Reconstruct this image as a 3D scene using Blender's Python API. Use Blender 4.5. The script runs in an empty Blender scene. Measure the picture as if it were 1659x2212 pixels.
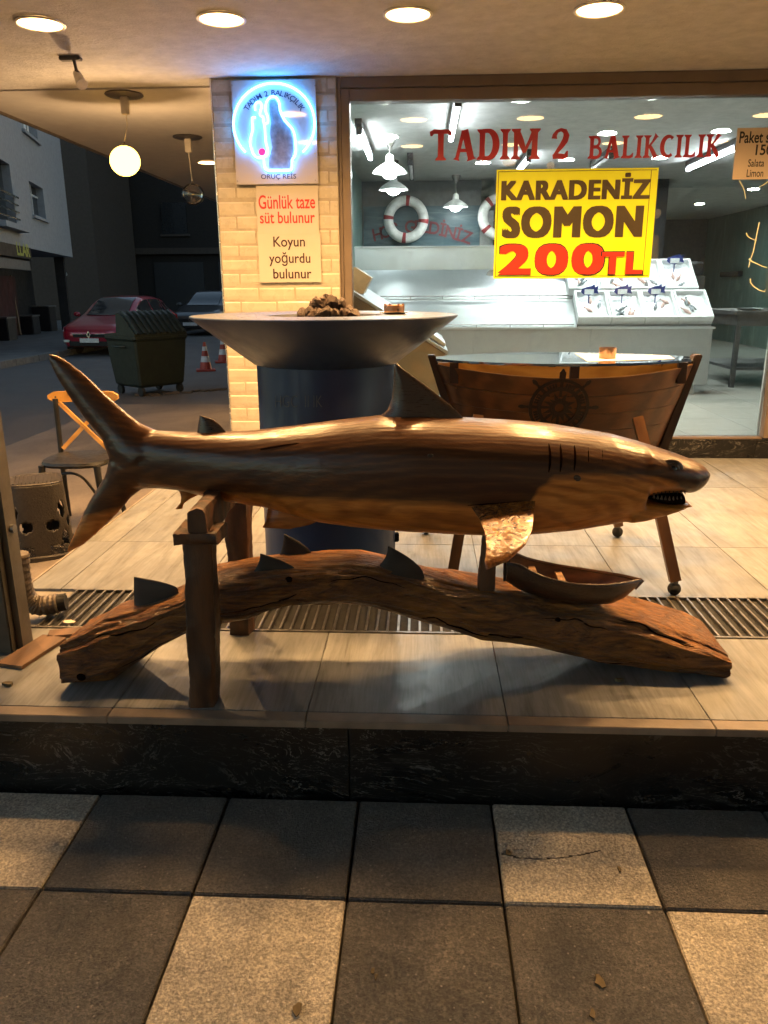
import bpy, bmesh, math, random
from mathutils import Vector, Matrix, noise as mnoise
random.seed(7)
sc = bpy.context.scene
COL = sc.collection

# ------------------------------------------------------------------ camera
CH, PITCH, YAW, ROLL, FPX = 1.5379, 0.2815, 0.0497, 0.0058, 1685.2   # focal length in units of a 1659 px wide picture
_f = Vector((-math.sin(YAW)*math.cos(PITCH), math.cos(YAW)*math.cos(PITCH), -math.sin(PITCH)))
_r0 = Vector((math.cos(YAW), math.sin(YAW), 0)); _d0 = _f.cross(_r0)
_r = math.cos(ROLL)*_r0 + math.sin(ROLL)*_d0
_d = -math.sin(ROLL)*_r0 + math.cos(ROLL)*_d0
cam = bpy.data.cameras.new('camera'); camo = bpy.data.objects.new('camera', cam); COL.objects.link(camo)
m = Matrix((( _r.x, -_d.x, -_f.x, 0), (_r.y, -_d.y, -_f.y, 0), (_r.z, -_d.z, -_f.z, CH), (0, 0, 0, 1)))
camo.matrix_world = m
cam.sensor_fit = 'HORIZONTAL'; cam.sensor_width = 36.0; cam.lens = 36.0*FPX/1659.0
cam.clip_end = 500; cam.clip_start = 0.05
sc.camera = camo

# ------------------------------------------------------------------ dusk sky and a faint, very soft low sun
SUN_EL, SUN_AZ = math.radians(6.0), math.radians(20)      # the sun is going down behind the shop
w = bpy.data.worlds.new('World'); sc.world = w; w.use_nodes = True
nt = w.node_tree; nt.nodes.clear()
sky = nt.nodes.new('ShaderNodeTexSky'); sky.sky_type = 'NISHITA'; sky.sun_disc = False
sky.sun_elevation = SUN_EL; sky.sun_rotation = SUN_AZ; sky.air_density = 1.0; sky.dust_density = 1.0; sky.ozone_density = 1.0
bg = nt.nodes.new('ShaderNodeBackground'); bg.inputs['Strength'].default_value = 0.105
wo = nt.nodes.new('ShaderNodeOutputWorld')
nt.links.new(sky.outputs[0], bg.inputs[0]); nt.links.new(bg.outputs[0], wo.inputs[0])
sl = bpy.data.lights.new('sun', 'SUN'); sl.energy = 0.04; sl.angle = math.radians(25); sl.color = (1, .86, .75)
so = bpy.data.objects.new('sun', sl); COL.objects.link(so)
so.rotation_euler = Vector((-math.sin(SUN_AZ)*math.cos(SUN_EL), -math.cos(SUN_AZ)*math.cos(SUN_EL), -math.sin(SUN_EL))).to_track_quat('-Z', 'Y').to_euler(); so.location = (0, 5, 20)

sc.view_settings.view_transform = 'Standard'; sc.view_settings.look = 'None'
sc.view_settings.exposure = 1.75; sc.view_settings.gamma = 1.0; sc.view_settings.use_curve_mapping = False
sc.cycles.use_denoising = True; sc.cycles.max_bounces = 5; sc.cycles.transparent_max_bounces = 8; sc.cycles.use_light_tree = False; sc.cycles.use_adaptive_sampling = True; sc.cycles.adaptive_threshold = .05; sc.cycles.adaptive_min_samples = 16
sc.cycles.diffuse_bounces = 3; sc.cycles.glossy_bounces = 3
sc.cycles.sample_clamp_indirect = 4.0
sc.cycles.caustics_reflective = False; sc.cycles.caustics_refractive = False

WARM = (1.0, 0.55, 0.20); COOL = (0.93, 1.0, 0.95)
DOWN_E, DOWN_W, BULB_E, SHOP_E, TUBE_E, NEON_E = 8.0, 106.0, 3.2, 98.0, 15.0, 9.0

# ------------------------------------------------------------------ pixel -> world (pixel gives the direction only)
def ray(x, y): return _r*((x-829.5)/FPX) + _d*((y-1106)/FPX) + _f
def at(x, y, X=None, Y=None, Z=None):
    d = ray(x, y); o = Vector((0, 0, CH))
    t = X/d.x if X is not None else (Y/d.y if Y is not None else (Z-CH)/d.z)
    return o + d*t
def at_plane(x, y, p, n):
    d = ray(x, y); o = Vector((0, 0, CH)); return o + d*((Vector(p)-o).dot(n)/d.dot(n))

# ------------------------------------------------------------------ materials
MATS = {}
class NG:
    def __init__(s, name):
        s.m = bpy.data.materials.new(name); s.m.use_nodes = True; s.t = s.m.node_tree; s.t.nodes.clear()
        s.out = s.t.nodes.new('ShaderNodeOutputMaterial')
    def n(s, typ, **kw):
        nd = s.t.nodes.new(typ)
        for k, v in kw.items():
            if k in nd.inputs.keys(): nd.inputs[k].default_value = v
            else: setattr(nd, k, v)
        return nd
    def l(s, a, b): s.t.links.new(a, b)
    def ramp(s, src, stops, interp='LINEAR'):
        r = s.n('ShaderNodeValToRGB'); e = r.color_ramp.elements; r.color_ramp.interpolation = interp
        while len(e) < len(stops): e.new(0.5)
        for el, (p, c) in zip(e, stops):
            el.position = p; el.color = (c, c, c, 1) if not isinstance(c, tuple) else (*c, 1)
        s.l(src, r.inputs[0]); return r.outputs[0]
    def mix(s, fac, a, b, blend='MIX'):
        x = s.n('ShaderNodeMix'); x.data_type = 'RGBA'; x.blend_type = blend
        for i, v in ((0, fac), (6, a), (7, b)):
            if isinstance(v, (int, float)): x.inputs[i].default_value = v
            elif isinstance(v, tuple): x.inputs[i].default_value = (*v, 1) if len(v) == 3 else v
            else: s.l(v, x.inputs[i])
        return x.outputs[2]
    def noise(s, vec, scale, detail=4, rough=.55, dist=0):
        x = s.n('ShaderNodeTexNoise'); x.inputs['Scale'].default_value = scale; x.inputs['Detail'].default_value = detail
        x.inputs['Roughness'].default_value = rough; x.inputs['Distortion'].default_value = dist
        if vec is not None: s.l(vec, x.inputs['Vector'])
        return x.outputs['Fac']
    def vec(s, scale=(1, 1, 1), rnd=False, geo=False):
        tc = s.n('ShaderNodeTexCoord'); src = tc.outputs['Object']
        if geo: src = s.n('ShaderNodeNewGeometry').outputs['Position']
        if rnd:
            oi = s.n('ShaderNodeObjectInfo'); mu = s.n('ShaderNodeVectorMath', operation='MULTIPLY_ADD')
            cb = s.n('ShaderNodeCombineXYZ')
            for i in range(3): s.l(oi.outputs['Random'], cb.inputs[i])
            s.l(cb.outputs[0], mu.inputs[0]); mu.inputs[1].default_value = (37.3, 61.7, 23.9); s.l(src, mu.inputs[2]); src = mu.outputs[0]
        mp = s.n('ShaderNodeMapping'); mp.inputs['Scale'].default_value = scale; s.l(src, mp.inputs[0]); return mp.outputs[0]
    def bsdf(s, color=None, rough=.5, metal=0, bump=None, bstr=.3, bdist=.01, spec=None, coat=0, coat_r=.1):
        b = s.n('ShaderNodeBsdfPrincipled')
        for key, v in (('Base Color', color), ('Roughness', rough), ('Metallic', metal)):
            if v is None: continue
            if isinstance(v, (int, float)): b.inputs[key].default_value = v
            elif isinstance(v, tuple): b.inputs[key].default_value = (*v, 1)
            else: s.l(v, b.inputs[key])
        if spec is not None: b.inputs['Specular IOR Level'].default_value = spec
        b.inputs['Coat Weight'].default_value = coat; b.inputs['Coat Roughness'].default_value = coat_r
        if bump is not None:
            bp = s.n('ShaderNodeBump'); bp.inputs['Strength'].default_value = bstr; bp.inputs['Distance'].default_value = bdist
            s.l(bump, bp.inputs['Height']); s.l(bp.outputs[0], b.inputs['Normal'])
            if coat: s.l(bp.outputs[0], b.inputs['Coat Normal'])
        s.l(b.outputs[0], s.out.inputs[0]); return b

def plain(name, color, rough=.5, metal=0, var=.18, nscale=14, bstr=.12, bscale=90, coat=0, rnd=True, spec=None):
    """base colour with uneven tone, gloss and a little relief"""
    if name in MATS: return MATS[name]
    g = NG(name); v = g.vec(rnd=rnd); n = g.noise(v, nscale, 5)
    lo = tuple(c*(1-var) for c in color); hi = tuple(min(1, c*(1+var)) for c in color)
    c = g.ramp(n, [(.3, lo), (.7, hi)])
    n2 = g.noise(v, bscale, 3)
    r = g.ramp(g.noise(v, nscale*2.3, 4), [(.25, max(.02, rough-.08)), (.75, min(1, rough+.1))])
    g.bsdf(c, r, metal, n2 if bstr else None, bstr, .004, coat=coat, spec=spec)
    MATS[name] = g.m; return g.m
def emit(name, color, strength):
    if name in MATS: return MATS[name]
    g = NG(name); e = g.n('ShaderNodeEmission'); e.inputs[0].default_value = (*color, 1); e.inputs[1].default_value = strength
    g.l(e.outputs[0], g.out.inputs[0]); MATS[name] = g.m; return g.m
def glassmat(name, tint=(1, 1, 1), base=.0, rough=0.0):
    if name in MATS: return MATS[name]
    g = NG(name); tr = g.n('ShaderNodeBsdfTransparent'); tr.inputs[0].default_value = (*tint, 1)
    gl = g.n('ShaderNodeBsdfGlossy'); gl.inputs['Roughness'].default_value = rough
    fr = g.n('ShaderNodeFresnel'); fr.inputs[0].default_value = 1.5
    ad = g.n('ShaderNodeMath', operation='MULTIPLY_ADD'); g.l(fr.outputs[0], ad.inputs[0]); ad.inputs[1].default_value = 1.0; ad.inputs[2].default_value = base
    mx = g.n('ShaderNodeMixShader'); g.l(ad.outputs[0], mx.inputs[0]); g.l(tr.outputs[0], mx.inputs[1]); g.l(gl.outputs[0], mx.inputs[2])
    g.l(mx.outputs[0], g.out.inputs[0]); MATS[name] = g.m; return g.m
def wood(name, dark, light, axis='X', scale=3.0, rough=.4, bstr=.35, coat=0.0, stretch=9, rnd=True, pores=True):
    """figured wood: long noise streaks, wavy growth rings, fine pores"""
    if name in MATS: return MATS[name]
    g = NG(name); k = {'X': (1, stretch, stretch), 'Y': (stretch, 1, stretch), 'Z': (stretch, stretch, 1)}[axis]
    v = g.vec(k, rnd); big = g.noise(v, scale*.7, 5, .6, 1.2)
    wv = g.n('ShaderNodeTexWave', wave_type='RINGS'); wv.inputs['Scale'].default_value = scale*.45
    wv.inputs['Distortion'].default_value = 7; wv.inputs['Detail'].default_value = 3; wv.inputs['Detail Scale'].default_value = 1.4
    wv.rings_direction = axis
    g.l(g.vec(tuple(x**.45 for x in k), rnd), wv.inputs['Vector'])
    fine = g.noise(g.vec(tuple(x*1.0 if x == 1 else x*5 for x in k), rnd), scale*3, 4, .6)
    f = g.mix(.45, big, wv.outputs['Fac']); f = g.mix(.3, f, fine)
    md = tuple((a*.55+b*.45) for a, b in zip(dark, light))
    c = g.ramp(f, [(.22, dark), (.48, md), (.75, light)])
    r = g.ramp(fine, [(.3, rough-.1), (.7, rough+.12)])
    g.bsdf(c, r, 0, f, bstr, .006, coat=coat, coat_r=.15)
    MATS[name] = g.m; return g.m

# ------------------------------------------------------------------ mesh builder
WLOC = {}
def wl(o): return WLOC.get(o.name, Vector((0, 0, 0))) if o else Vector((0, 0, 0))
def frame_from(d):
    d = d.normalized(); a = Vector((0, 0, 1)) if abs(d.z) < .9 else Vector((1, 0, 0))
    u = d.cross(a).normalized(); return u, u.cross(d).normalized()
class MB:
    def __init__(s): s.v = []; s.f = []
    def add(s, vs, fs):
        o = len(s.v); s.v += [Vector(p) for p in vs]; s.f += [tuple(i+o for i in f) for f in fs]; return s
    def box(s, c, d, R=None, taper=(1, 1)):
        c = Vector(c); x, y, z = (k/2 for k in d); vs = []
        for sz in (-1, 1):
            tx, ty = (1, 1) if sz < 0 else taper
            for sx, sy in ((-1, -1), (1, -1), (1, 1), (-1, 1)):
                p = Vector((sx*x*tx, sy*y*ty, sz*z)); p = R @ p if R is not None else p; vs.append(c+p)
        return s.add(vs, [(3, 2, 1, 0), (4, 5, 6, 7), (0, 1, 5, 4), (1, 2, 6, 5), (2, 3, 7, 6), (3, 0, 4, 7)])
    def span(s, a, b):
        a, b = Vector(a), Vector(b); return s.box((a+b)/2, [abs(q) for q in (b-a)])
    def beam(s, a, b, wd, ht, up=(0, 0, 1)):
        a, b = Vector(a), Vector(b); d = b-a; z = d.normalized(); u = Vector(up); x = z.cross(u)
        if x.length < 1e-4: x = z.cross(Vector((0, 1, 0)))
        x.normalize(); y = z.cross(x); R = Matrix((x, y, z)).transposed()
        return s.box((a+b)/2, (wd, ht, d.length), R)
    def rings(s, rings, caps=True, close=True):
        n = len(rings[0]); o = len(s.v)
        for r in rings: s.v += [Vector(p) for p in r]
        for i in range(len(rings)-1):
            for j in range(n if close else n-1):
                a = o+i*n+j; b = o+i*n+(j+1) % n; s.f.append((a, b, b+n, a+n))
        if caps and close:
            s.f.append(tuple(o+j for j in reversed(range(n)))); s.f.append(tuple(o+(len(rings)-1)*n+j for j in range(n)))
        return s
    def cyl(s, a, b, r0, r1=None, n=16):
        a, b = Vector(a), Vector(b); r1 = r0 if r1 is None else r1; u, v = frame_from(b-a)
        R = [[p+(u*math.cos(2*math.pi*k/n)+v*math.sin(2*math.pi*k/n))*r for k in range(n)] for p, r in ((a, r0), (b, r1))]
        return s.rings(R)
    def tube(s, pts, r, n=8, closed=False):
        pts = [Vector(p) for p in pts]; R = []; N = len(pts); pu = None
        for i, p in enumerate(pts):
            if closed: d = pts[(i+1) % N]-pts[i-1]
            else: d = pts[min(i+1, N-1)]-pts[max(i-1, 0)]
            if pu is None: u, v = frame_from(d)
            else:
                dd = d.normalized(); u = (pu-dd*pu.dot(dd)).normalized(); v = u.cross(dd)
            pu = u; rr = r[i] if isinstance(r, (list, tuple)) else r
            R.append([p+(u*math.cos(2*math.pi*k/n)+v*math.sin(2*math.pi*k/n))*rr for k in range(n)])
        if closed: R.append(R[0]); return s.rings(R, caps=False)
        return s.rings(R)
    def lathe(s, prof, c=(0, 0, 0), n=32, caps=False):
        c = Vector(c)
        return s.rings([[c+Vector((r*math.cos(2*math.pi*k/n), r*math.sin(2*math.pi*k/n), z)) for k in range(n)] for r, z in prof], caps)
    def prism(s, poly, h0, h1, ax='Y'):
        def P(a, b, h): return Vector({'Y': (a, h, b), 'Z': (a, b, h), 'X': (h, a, b)}[ax])
        n = len(poly); vs = [P(a, b, h0) for a, b in poly]+[P(a, b, h1) for a, b in poly]
        return s.add(vs, [tuple(range(n)), tuple(reversed(range(n, 2*n)))]+[(i, (i+1) % n, n+(i+1) % n, n+i) for i in range(n)])
    def ball(s, c, r, n=16, sq=(1, 1, 1)):
        c = Vector(c); R = []
        for i in range(n//2+1):
            t = math.pi*i/(n//2); rr = max(1e-4, math.sin(t))
            R.append([c+Vector((sq[0]*r*rr*math.cos(2*math.pi*k/n), sq[1]*r*rr*math.sin(2*math.pi*k/n), -sq[2]*r*math.cos(t))) for k in range(n)])
        return s.rings(R)
    def mesh(s, name, mat, smooth=False, bevel=0):
        c = Vector((0, 0, 0))
        lo = [min(p[i] for p in s.v) for i in range(3)]; hi = [max(p[i] for p in s.v) for i in range(3)]
        c = Vector([(a+b)/2 for a, b in zip(lo, hi)])
        me = bpy.data.meshes.new(name); me.from_pydata([tuple(p-c) for p in s.v], [], s.f); me.materials.append(mat)
        bm = bmesh.new(); bm.from_mesh(me); bmesh.ops.recalc_face_normals(bm, faces=bm.faces)
        if bevel: bmesh.ops.bevel(bm, geom=list(bm.edges), offset=bevel, segments=2, affect='EDGES', clamp_overlap=True)
        bm.to_mesh(me); bm.free()
        if smooth:
            for p in me.polygons: p.use_smooth = True
            me.set_sharp_from_angle(angle=math.radians(smooth if smooth > 1 else 40))
        return me, c
    def build(s, name, mat, parent=None, smooth=False, bevel=0):
        me, c = s.mesh(name, mat, smooth, bevel)
        return put(name, me, c, parent)
def put(name, me, c, parent=None):
    o = bpy.data.objects.new(name, me); COL.objects.link(o)
    if parent: o.parent = parent
    o.location = Vector(c)-wl(parent); WLOC[o.name] = Vector(c); return o
def tag(o, label, cat, group=None):
    o['label'] = label; o['category'] = cat
    if group: o['group'] = group
    return o
def struct(o): o['kind'] = 'structure'; return o
def thing(name, loc, label, cat, group=None):
    o = bpy.data.objects.new(name, None); COL.objects.link(o); o.empty_display_size = .1
    o.location = loc; WLOC[o.name] = Vector(loc); return tag(o, label, cat, group)
def copy_tree(o, parent=None):
    c = o.copy(); COL.objects.link(c); c.parent = parent
    for ch in list(o.children): copy_tree(ch, c)
    return c

def text_raw(txt, offset=0.0, depth=.002, shear=0, spacing=1.0, align='LEFT', res=4):
    cu = bpy.data.curves.new('t', 'FONT'); cu.body = txt; cu.size = 1; cu.extrude = 0; cu.offset = offset
    cu.shear = shear; cu.space_character = spacing; cu.align_x = align; cu.resolution_u = res
    ob = bpy.data.objects.new('t', cu); COL.objects.link(ob)
    dg = bpy.context.evaluated_depsgraph_get(); me = bpy.data.meshes.new_from_object(ob.evaluated_get(dg))
    vs = [v.co.copy() for v in me.vertices]; fs = [tuple(p.vertices) for p in me.polygons]
    bpy.data.objects.remove(ob); bpy.data.curves.remove(cu); bpy.data.meshes.remove(me)
    return vs, fs
def text(name, txt, x0, x1, z0, z1, y, mat, parent=None, offset=0.0, fat=0, rot=0, **kw):
    """lettering fitted to a rectangle of the XZ plane, facing -Y, built as thin solid letters"""
    vs, fs = text_raw(txt, offset, **kw)
    ax, bx = min(v.x for v in vs), max(v.x for v in vs); ay, by = min(v.y for v in vs), max(v.y for v in vs)
    P = [Vector((x0+(v.x-ax)/(bx-ax)*(x1-x0), y, z0+(v.y-ay)/(by-ay)*(z1-z0))) for v in vs]
    if rot:
        c = Vector(((x0+x1)/2, y, (z0+z1)/2)); R = Matrix.Rotation(-rot, 3, 'Y'); P = [c+R @ (p-c) for p in P]
    mb = MB(); n = len(P)
    if fat:                       # heavy type: thin layers of the same letters set side by side
        k = 0
        for dx in (-1, -.33, .33, 1):
            for dz in (-.45, .45):
                mb.add([p+Vector((dx*fat, -.0003*k, dz*fat)) for p in P], fs); k += 1
    else: mb.add(P, fs)
    return mb.build(name, mat, parent)

# ------------------------------------------------------------------ key levels (metres)
PF = 0.30            # porch floor
CZ = 2.88            # porch ceiling
FY = 5.78            # shop front (face of sill and pillar)
GY = 5.85            # shop glass
KY = 2.05            # front of the porch step

# ================================================================== SETTING
# ---- ground sheet: asphalt road reaching far past everything
def asphalt():
    g = NG('asphalt'); v = g.vec(geo=True); a = g.noise(v, 1.1, 6, .6); b = g.noise(v, 60, 4, .7)
    c = g.ramp(g.mix(.4, a, b), [(.3, (.045, .044, .046)), (.7, (.105, .098, .095))])
    g.bsdf(c, g.ramp(a, [(.3, .55), (.7, .8)]), 0, b, .5, .01); return g.m
M_ASPH = asphalt()
gs = MB(); gs.add([(-150, -60, 0), (150, -60, 0), (150, 200, 0), (-150, 200, 0)], [(0, 1, 2, 3)])
struct(gs.build('ground', M_ASPH))

# ---- pavement slabs
def slab_mat(name, lo, hi, speck, rough):
    g = NG(name); v = g.vec(rnd=True)
    big = g.noise(v, 5.5, 6, .65, .6); fine = g.noise(v, 105, 4, .8); mid = g.noise(v, 40, 5, .75)
    base = g.ramp(g.mix(.6, big, fine), [(.36, tuple(k*.6 for k in lo)), (.48, lo), (.64, hi)])
    vo = g.n('ShaderNodeTexVoronoi', feature='F1'); vo.inputs['Scale'].default_value = 9; g.l(v, vo.inputs['Vector'])
    dots = g.ramp(vo.outputs['Distance'], [(.012, 1.0), (.05, 0.0)])
    pick = g.ramp(g.noise(v, 6, 1), [(.55, 0.0), (.6, 1.0)])
    dm = g.mix(1.0, dots, pick, 'MULTIPLY')
    c = g.mix(dm, base, speck)
    st = g.ramp(g.noise(v, 3.4, 8, .75, 1.6), [(.48, 0.0), (.72, .45)])
    c = g.mix(st, c, tuple(k*.45 for k in lo))
    gr_ = g.ramp(g.noise(v, 150, 2, .6), [(.40, (.70, .68, .66)), (.5, (1.0, 1.0, 1.0)), (.60, (1.28, 1.26, 1.23))]); c = g.mix(1.0, c, gr_, 'MULTIPLY')
    vs_ = g.n('ShaderNodeTexVoronoi', feature='F1'); vs_.inputs['Scale'].default_value = 38; g.l(v, vs_.inputs['Vector'])
    c = g.mix(g.ramp(vs_.outputs['Distance'], [(.05, .7), (.12, 0.0)]), c, tuple(min(1, k*2.2) for k in hi))  # bright specks painted into the colour for sparkle
    h = g.mix(.35, fine, mid)
    g.bsdf(c, g.ramp(mid, [(.3, rough-.1), (.7, rough+.12)]), 0, h, 1.0, .022, spec=.8)
    return g.m
M_SL = slab_mat('pale_slab', (.47, .43, .355), (.74, .69, .58), (.06, .045, .03), .5)
M_SD = slab_mat('dark_slab', (.075, .069, .062), (.175, .162, .146), (.5, .48, .44), .42)
M_DIRT = plain('joint_dirt', (.03, .026, .022), .9, var=.4)
pave = struct(MB().span((-4.0, -2.4, -.05), (4.0, KY+.02, .012)).build('pavement', M_DIRT))
def slab_mesh(mat, nm):
    b = MB().box((0, 0, 0), (.393, .393, .03)); return b.mesh(nm, mat, bevel=.0035)[0]
ms_l, ms_d = slab_mesh(M_SL, 'paving_slab'), slab_mesh(M_SD, 'paving_slab')
LIGHTS = {(0, -1), (0, 3), (1, 1), (1, 4), (2, -2), (2, 2), (0, -5), (1, -3), (2, 6), (3, 0), (3, 3), (0, 7), (4, 1), (4, 5), (5, -1)}
# the joint lines run along X = -0.5825 + 0.4 k; row 0 touches the step
for row in range(0, 7):
    for k in range(-8, 10):
        x = -.5825+.4*k-.2; y = 2.035-.2-.4*row
        o = put('paving_slab', ms_l if (row, k) in LIGHTS else ms_d, (x, y, .019+random.uniform(-.0016, .0016)), pave)
        o.rotation_euler = (random.uniform(-.004, .004), random.uniform(-.004, .004), random.choice((0, math.pi/2, math.pi))+random.uniform(-.003, .003))

# thin crack across the pale slab by the step and bits of dirt lying on the slabs
M_LEAF = plain('dry_leaf', (.09, .065, .03), .8, var=.4)
for i, (px, py, sz) in enumerate(((640, 2180, .014), (1295, 2120, .016), (1098, 1843, .011), (1280, 2190, .010), (805, 2098, .006), (812, 2110, .006), (1338, 1878, .007))):
    p = at(px, py, Z=.037); mb = MB(); pl = []
    for k in range(9):
        a = 2*math.pi*k/9; r = sz*random.uniform(.5, 1.25); pl.append((p.x+r*math.cos(a)*.8, p.y+r*math.sin(a)*1.3))
    mb.prism(pl, .0355, .039, 'Z')
    tag(mb.build('leaf_scrap', M_LEAF), ('dark brown scrap of leaf on pale slab near the bottom edge', 'torn dark leaf scrap in the middle of a dark slab at right', 'small dark pebble at the edge of the cracked pale slab', 'narrow dark scrap at the bottom of the dark slab', 'upper of two tiny brown specks on the pale slab', 'lower of two tiny brown specks on the pale slab', 'reddish brown crumb on the cracked pale slab')[i], 'litter', 'scraps on the pavement')
crk = [at(x, y, Z=.0352) for x, y in ((1083, 1844), (1120, 1853), (1165, 1856), (1210, 1853), (1265, 1845), (1320, 1832), (1365, 1822))]
pts = []
for i in range(len(crk)-1):
    for k in range(6): pts.append(crk[i].lerp(crk[i+1], k/6)+Vector((random.uniform(-.002, .002), random.uniform(-.002, .002), 0)))
mb = MB()
for a, b in zip(pts, pts[1:]): mb.span((min(a.x, b.x), min(a.y, b.y)-.0007, .0345), (max(a.x, b.x), max(a.y, b.y)+.0007, .0358))
mb.build('crack', M_DIRT, pave)

# ---- porch: body, wood-look floor tiles, nosing strip, black granite riser
def wood_tile():
    g = NG('wood_look_tile'); v = g.vec((7, .8, 1), rnd=True)
    a = g.noise(v, 1.5, 8, .66, 1.9); b = g.noise(g.vec((40, 2.2, 1), rnd=True), 3, 5, .6)
    kn = g.noise(g.vec((2.2, 1, 1), rnd=True), 2.4, 3, .5, 2.5)
    f = g.mix(.32, a, b)
    oi = g.n('ShaderNodeObjectInfo')
    c = g.ramp(f, [(.30, (.070, .072, .072)), (.42, (.142, .149, .152)), (.55, (.212, .223, .230)), (.75, (.280, .295, .304))])
    c = g.mix(g.ramp(kn, [(.6, 0.0), (.75, .5)]), c, (.15, .14, .125))
    tone = g.ramp(oi.outputs['Random'], [(0.0, (.86, .86, .88)), (1.0, (1.06, 1.03, 1.0))])
    c = g.mix(1.0, c, tone, 'MULTIPLY')
    dirt = g.ramp(g.noise(g.vec(geo=True), 3.1, 6, .7), [(.45, 0.0), (.75, .5)])
    c = g.mix(dirt, c, (.13, .12, .105))
    g.bsdf(c, g.ramp(g.noise(g.vec(geo=True), 7, 5, .6), [(.3, .30), (.7, .52)]), 0, f, .25, .003, spec=.5); return g.m
M_TILE = wood_tile()
M_GROUT = plain('grout', (.21, .19, .165), .85)
M_NOSE = plain('edge_tile', (.20, .155, .12), .45, var=.3, nscale=8)
def granite():
    g = NG('black_granite'); v0 = g.vec((1.0, 1, 2.3), rnd=True); wn_ = g.n('ShaderNodeTexNoise'); wn_.inputs['Scale'].default_value = 1.6; g.l(v0, wn_.inputs['Vector']); va = g.n('ShaderNodeVectorMath', operation='MULTIPLY_ADD'); g.l(wn_.outputs['Color'], va.inputs[0]); va.inputs[1].default_value = (.9, .9, 1.2); g.l(v0, va.inputs[2]); v = va.outputs[0]
    n = g.noise(v, 4, 6, .6, .5)
    wv = g.n('ShaderNodeTexWave', wave_type='BANDS', bands_direction='Z'); wv.inputs['Scale'].default_value = 6
    wv.inputs['Distortion'].default_value = 22; wv.inputs['Detail'].default_value = 5; wv.inputs['Detail Scale'].default_value = 1.1; wv.inputs['Detail Roughness'].default_value = .7
    g.l(v, wv.inputs['Vector'])
    vein = g.ramp(wv.outputs['Fac'], [(.86, 0.0), (.99, 1.0)])
    brk = g.ramp(g.noise(v, 13, 6, .7), [(.43, 0.0), (.6, 1.0)])
    vv = g.mix(1.0, vein, brk, 'MULTIPLY'); dens = g.ramp(g.noise(g.vec((.8, 1, .8), rnd=True), 2.6, 3, .5), [(.36, .12), (.62, 1.0)]); vv = g.mix(1.0, vv, dens, 'MULTIPLY')
    c = g.mix(vv, (.004, .004, .0045), (.17, .16, .152))
    g.bsdf(c, g.ramp(n, [(.3, .22), (.7, .4)]), 0, vv, .15, .002); return g.m
M_GRAN = granite()
PX0, PX1 = -1.70, 4.6
porch = struct(MB().span((PX0, KY+.02, .0), (PX1, FY+.04, PF-.012)).build('porch_base', M_GROUT))
# granite slabs of the riser
xs = [-1.70, -.212, 1.32, 2.85, 4.6]
for a, b in zip(xs, xs[1:]):
    MB().span((a+.0015, KY, .012), (b-.0015, KY+.0195, PF-.024)).build('granite_slab', M_GRAN, porch, bevel=.0015)
# nosing
TX = .26
for k in range(-4, 8):
    a, b = TX+.6*k, TX+.6*(k+1)
    if b < PX0+.02 or a > PX1: continue
    MB().span((max(a, PX0)+.001, KY-.012, PF-.0235), (min(b, PX1)-.001, KY+.04, PF+.0005)).build('nosing_tile', M_NOSE, porch, bevel=.002)
# floor tiles 0.6 x 1.2, leaving the drain channel free (Y 2.655 - 3.05)
DY0, DY1 = 2.655, 3.05
tile_cache = {}
def floor_tile(x0, x1, y0, y1):
    key = (round(x1-x0, 3), round(y1-y0, 3))
    if key not in tile_cache:
        tile_cache[key] = MB().box((0, 0, 0), (key[0]-.0025, key[1]-.0025, .012)).mesh('floor_tile', M_TILE, bevel=.0012)[0]
    o = put('floor_tile', tile_cache[key], ((x0+x1)/2, (y0+y1)/2, PF-.006), porch)
    if random.random() < .5: o.rotation_euler.z = math.pi
for k in range(-4, 8):
    a, b = max(TX+.6*k, PX0), min(TX+.6*(k+1), PX1)
    if b-a < .02: continue
    floor_tile(a, b, KY+.0415, DY0)
    y = DY1; first = True
    while y < FY-.01:
        y2 = min(FY, y+(.65 if first else 1.2)); first = False
        floor_tile(a, b, y, y2); y = y2

# ---- drain: dark channel with a galvanised grate
M_GALV = plain('galvanised', (.22, .21, .20), .38, .85, var=.35, nscale=20, bstr=.2)
M_BLACK = plain('black_hollow', (.010, .010, .010), .8)
gr = thing('drain_grate', (0, (DY0+DY1)/2, PF), 'galvanised bar grate over the drain across the porch floor', 'grate')
MB().span((PX0+.22, DY0+.012, PF-.0115), (PX1, DY1-.012, PF-.009)).build('channel', M_BLACK, gr)
for y in (DY0+.008, DY1-.008): MB().span((PX0+.22, y-.0065, PF-.0115), (PX1, y+.0065, PF+.004)).build('rail', M_GALV, gr, bevel=.001)
bar = MB().box((0, 0, 0), (.0085, DY1-DY0-.032, .013)).mesh('bar', M_GALV, bevel=.0012)[0]
x = PX0+.24
while x < 2.4:
    put('bar', bar, (x, (DY0+DY1)/2, PF-.002), gr).rotation_euler = (0, random.uniform(-.03, .03), 0); x += .0405

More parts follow.
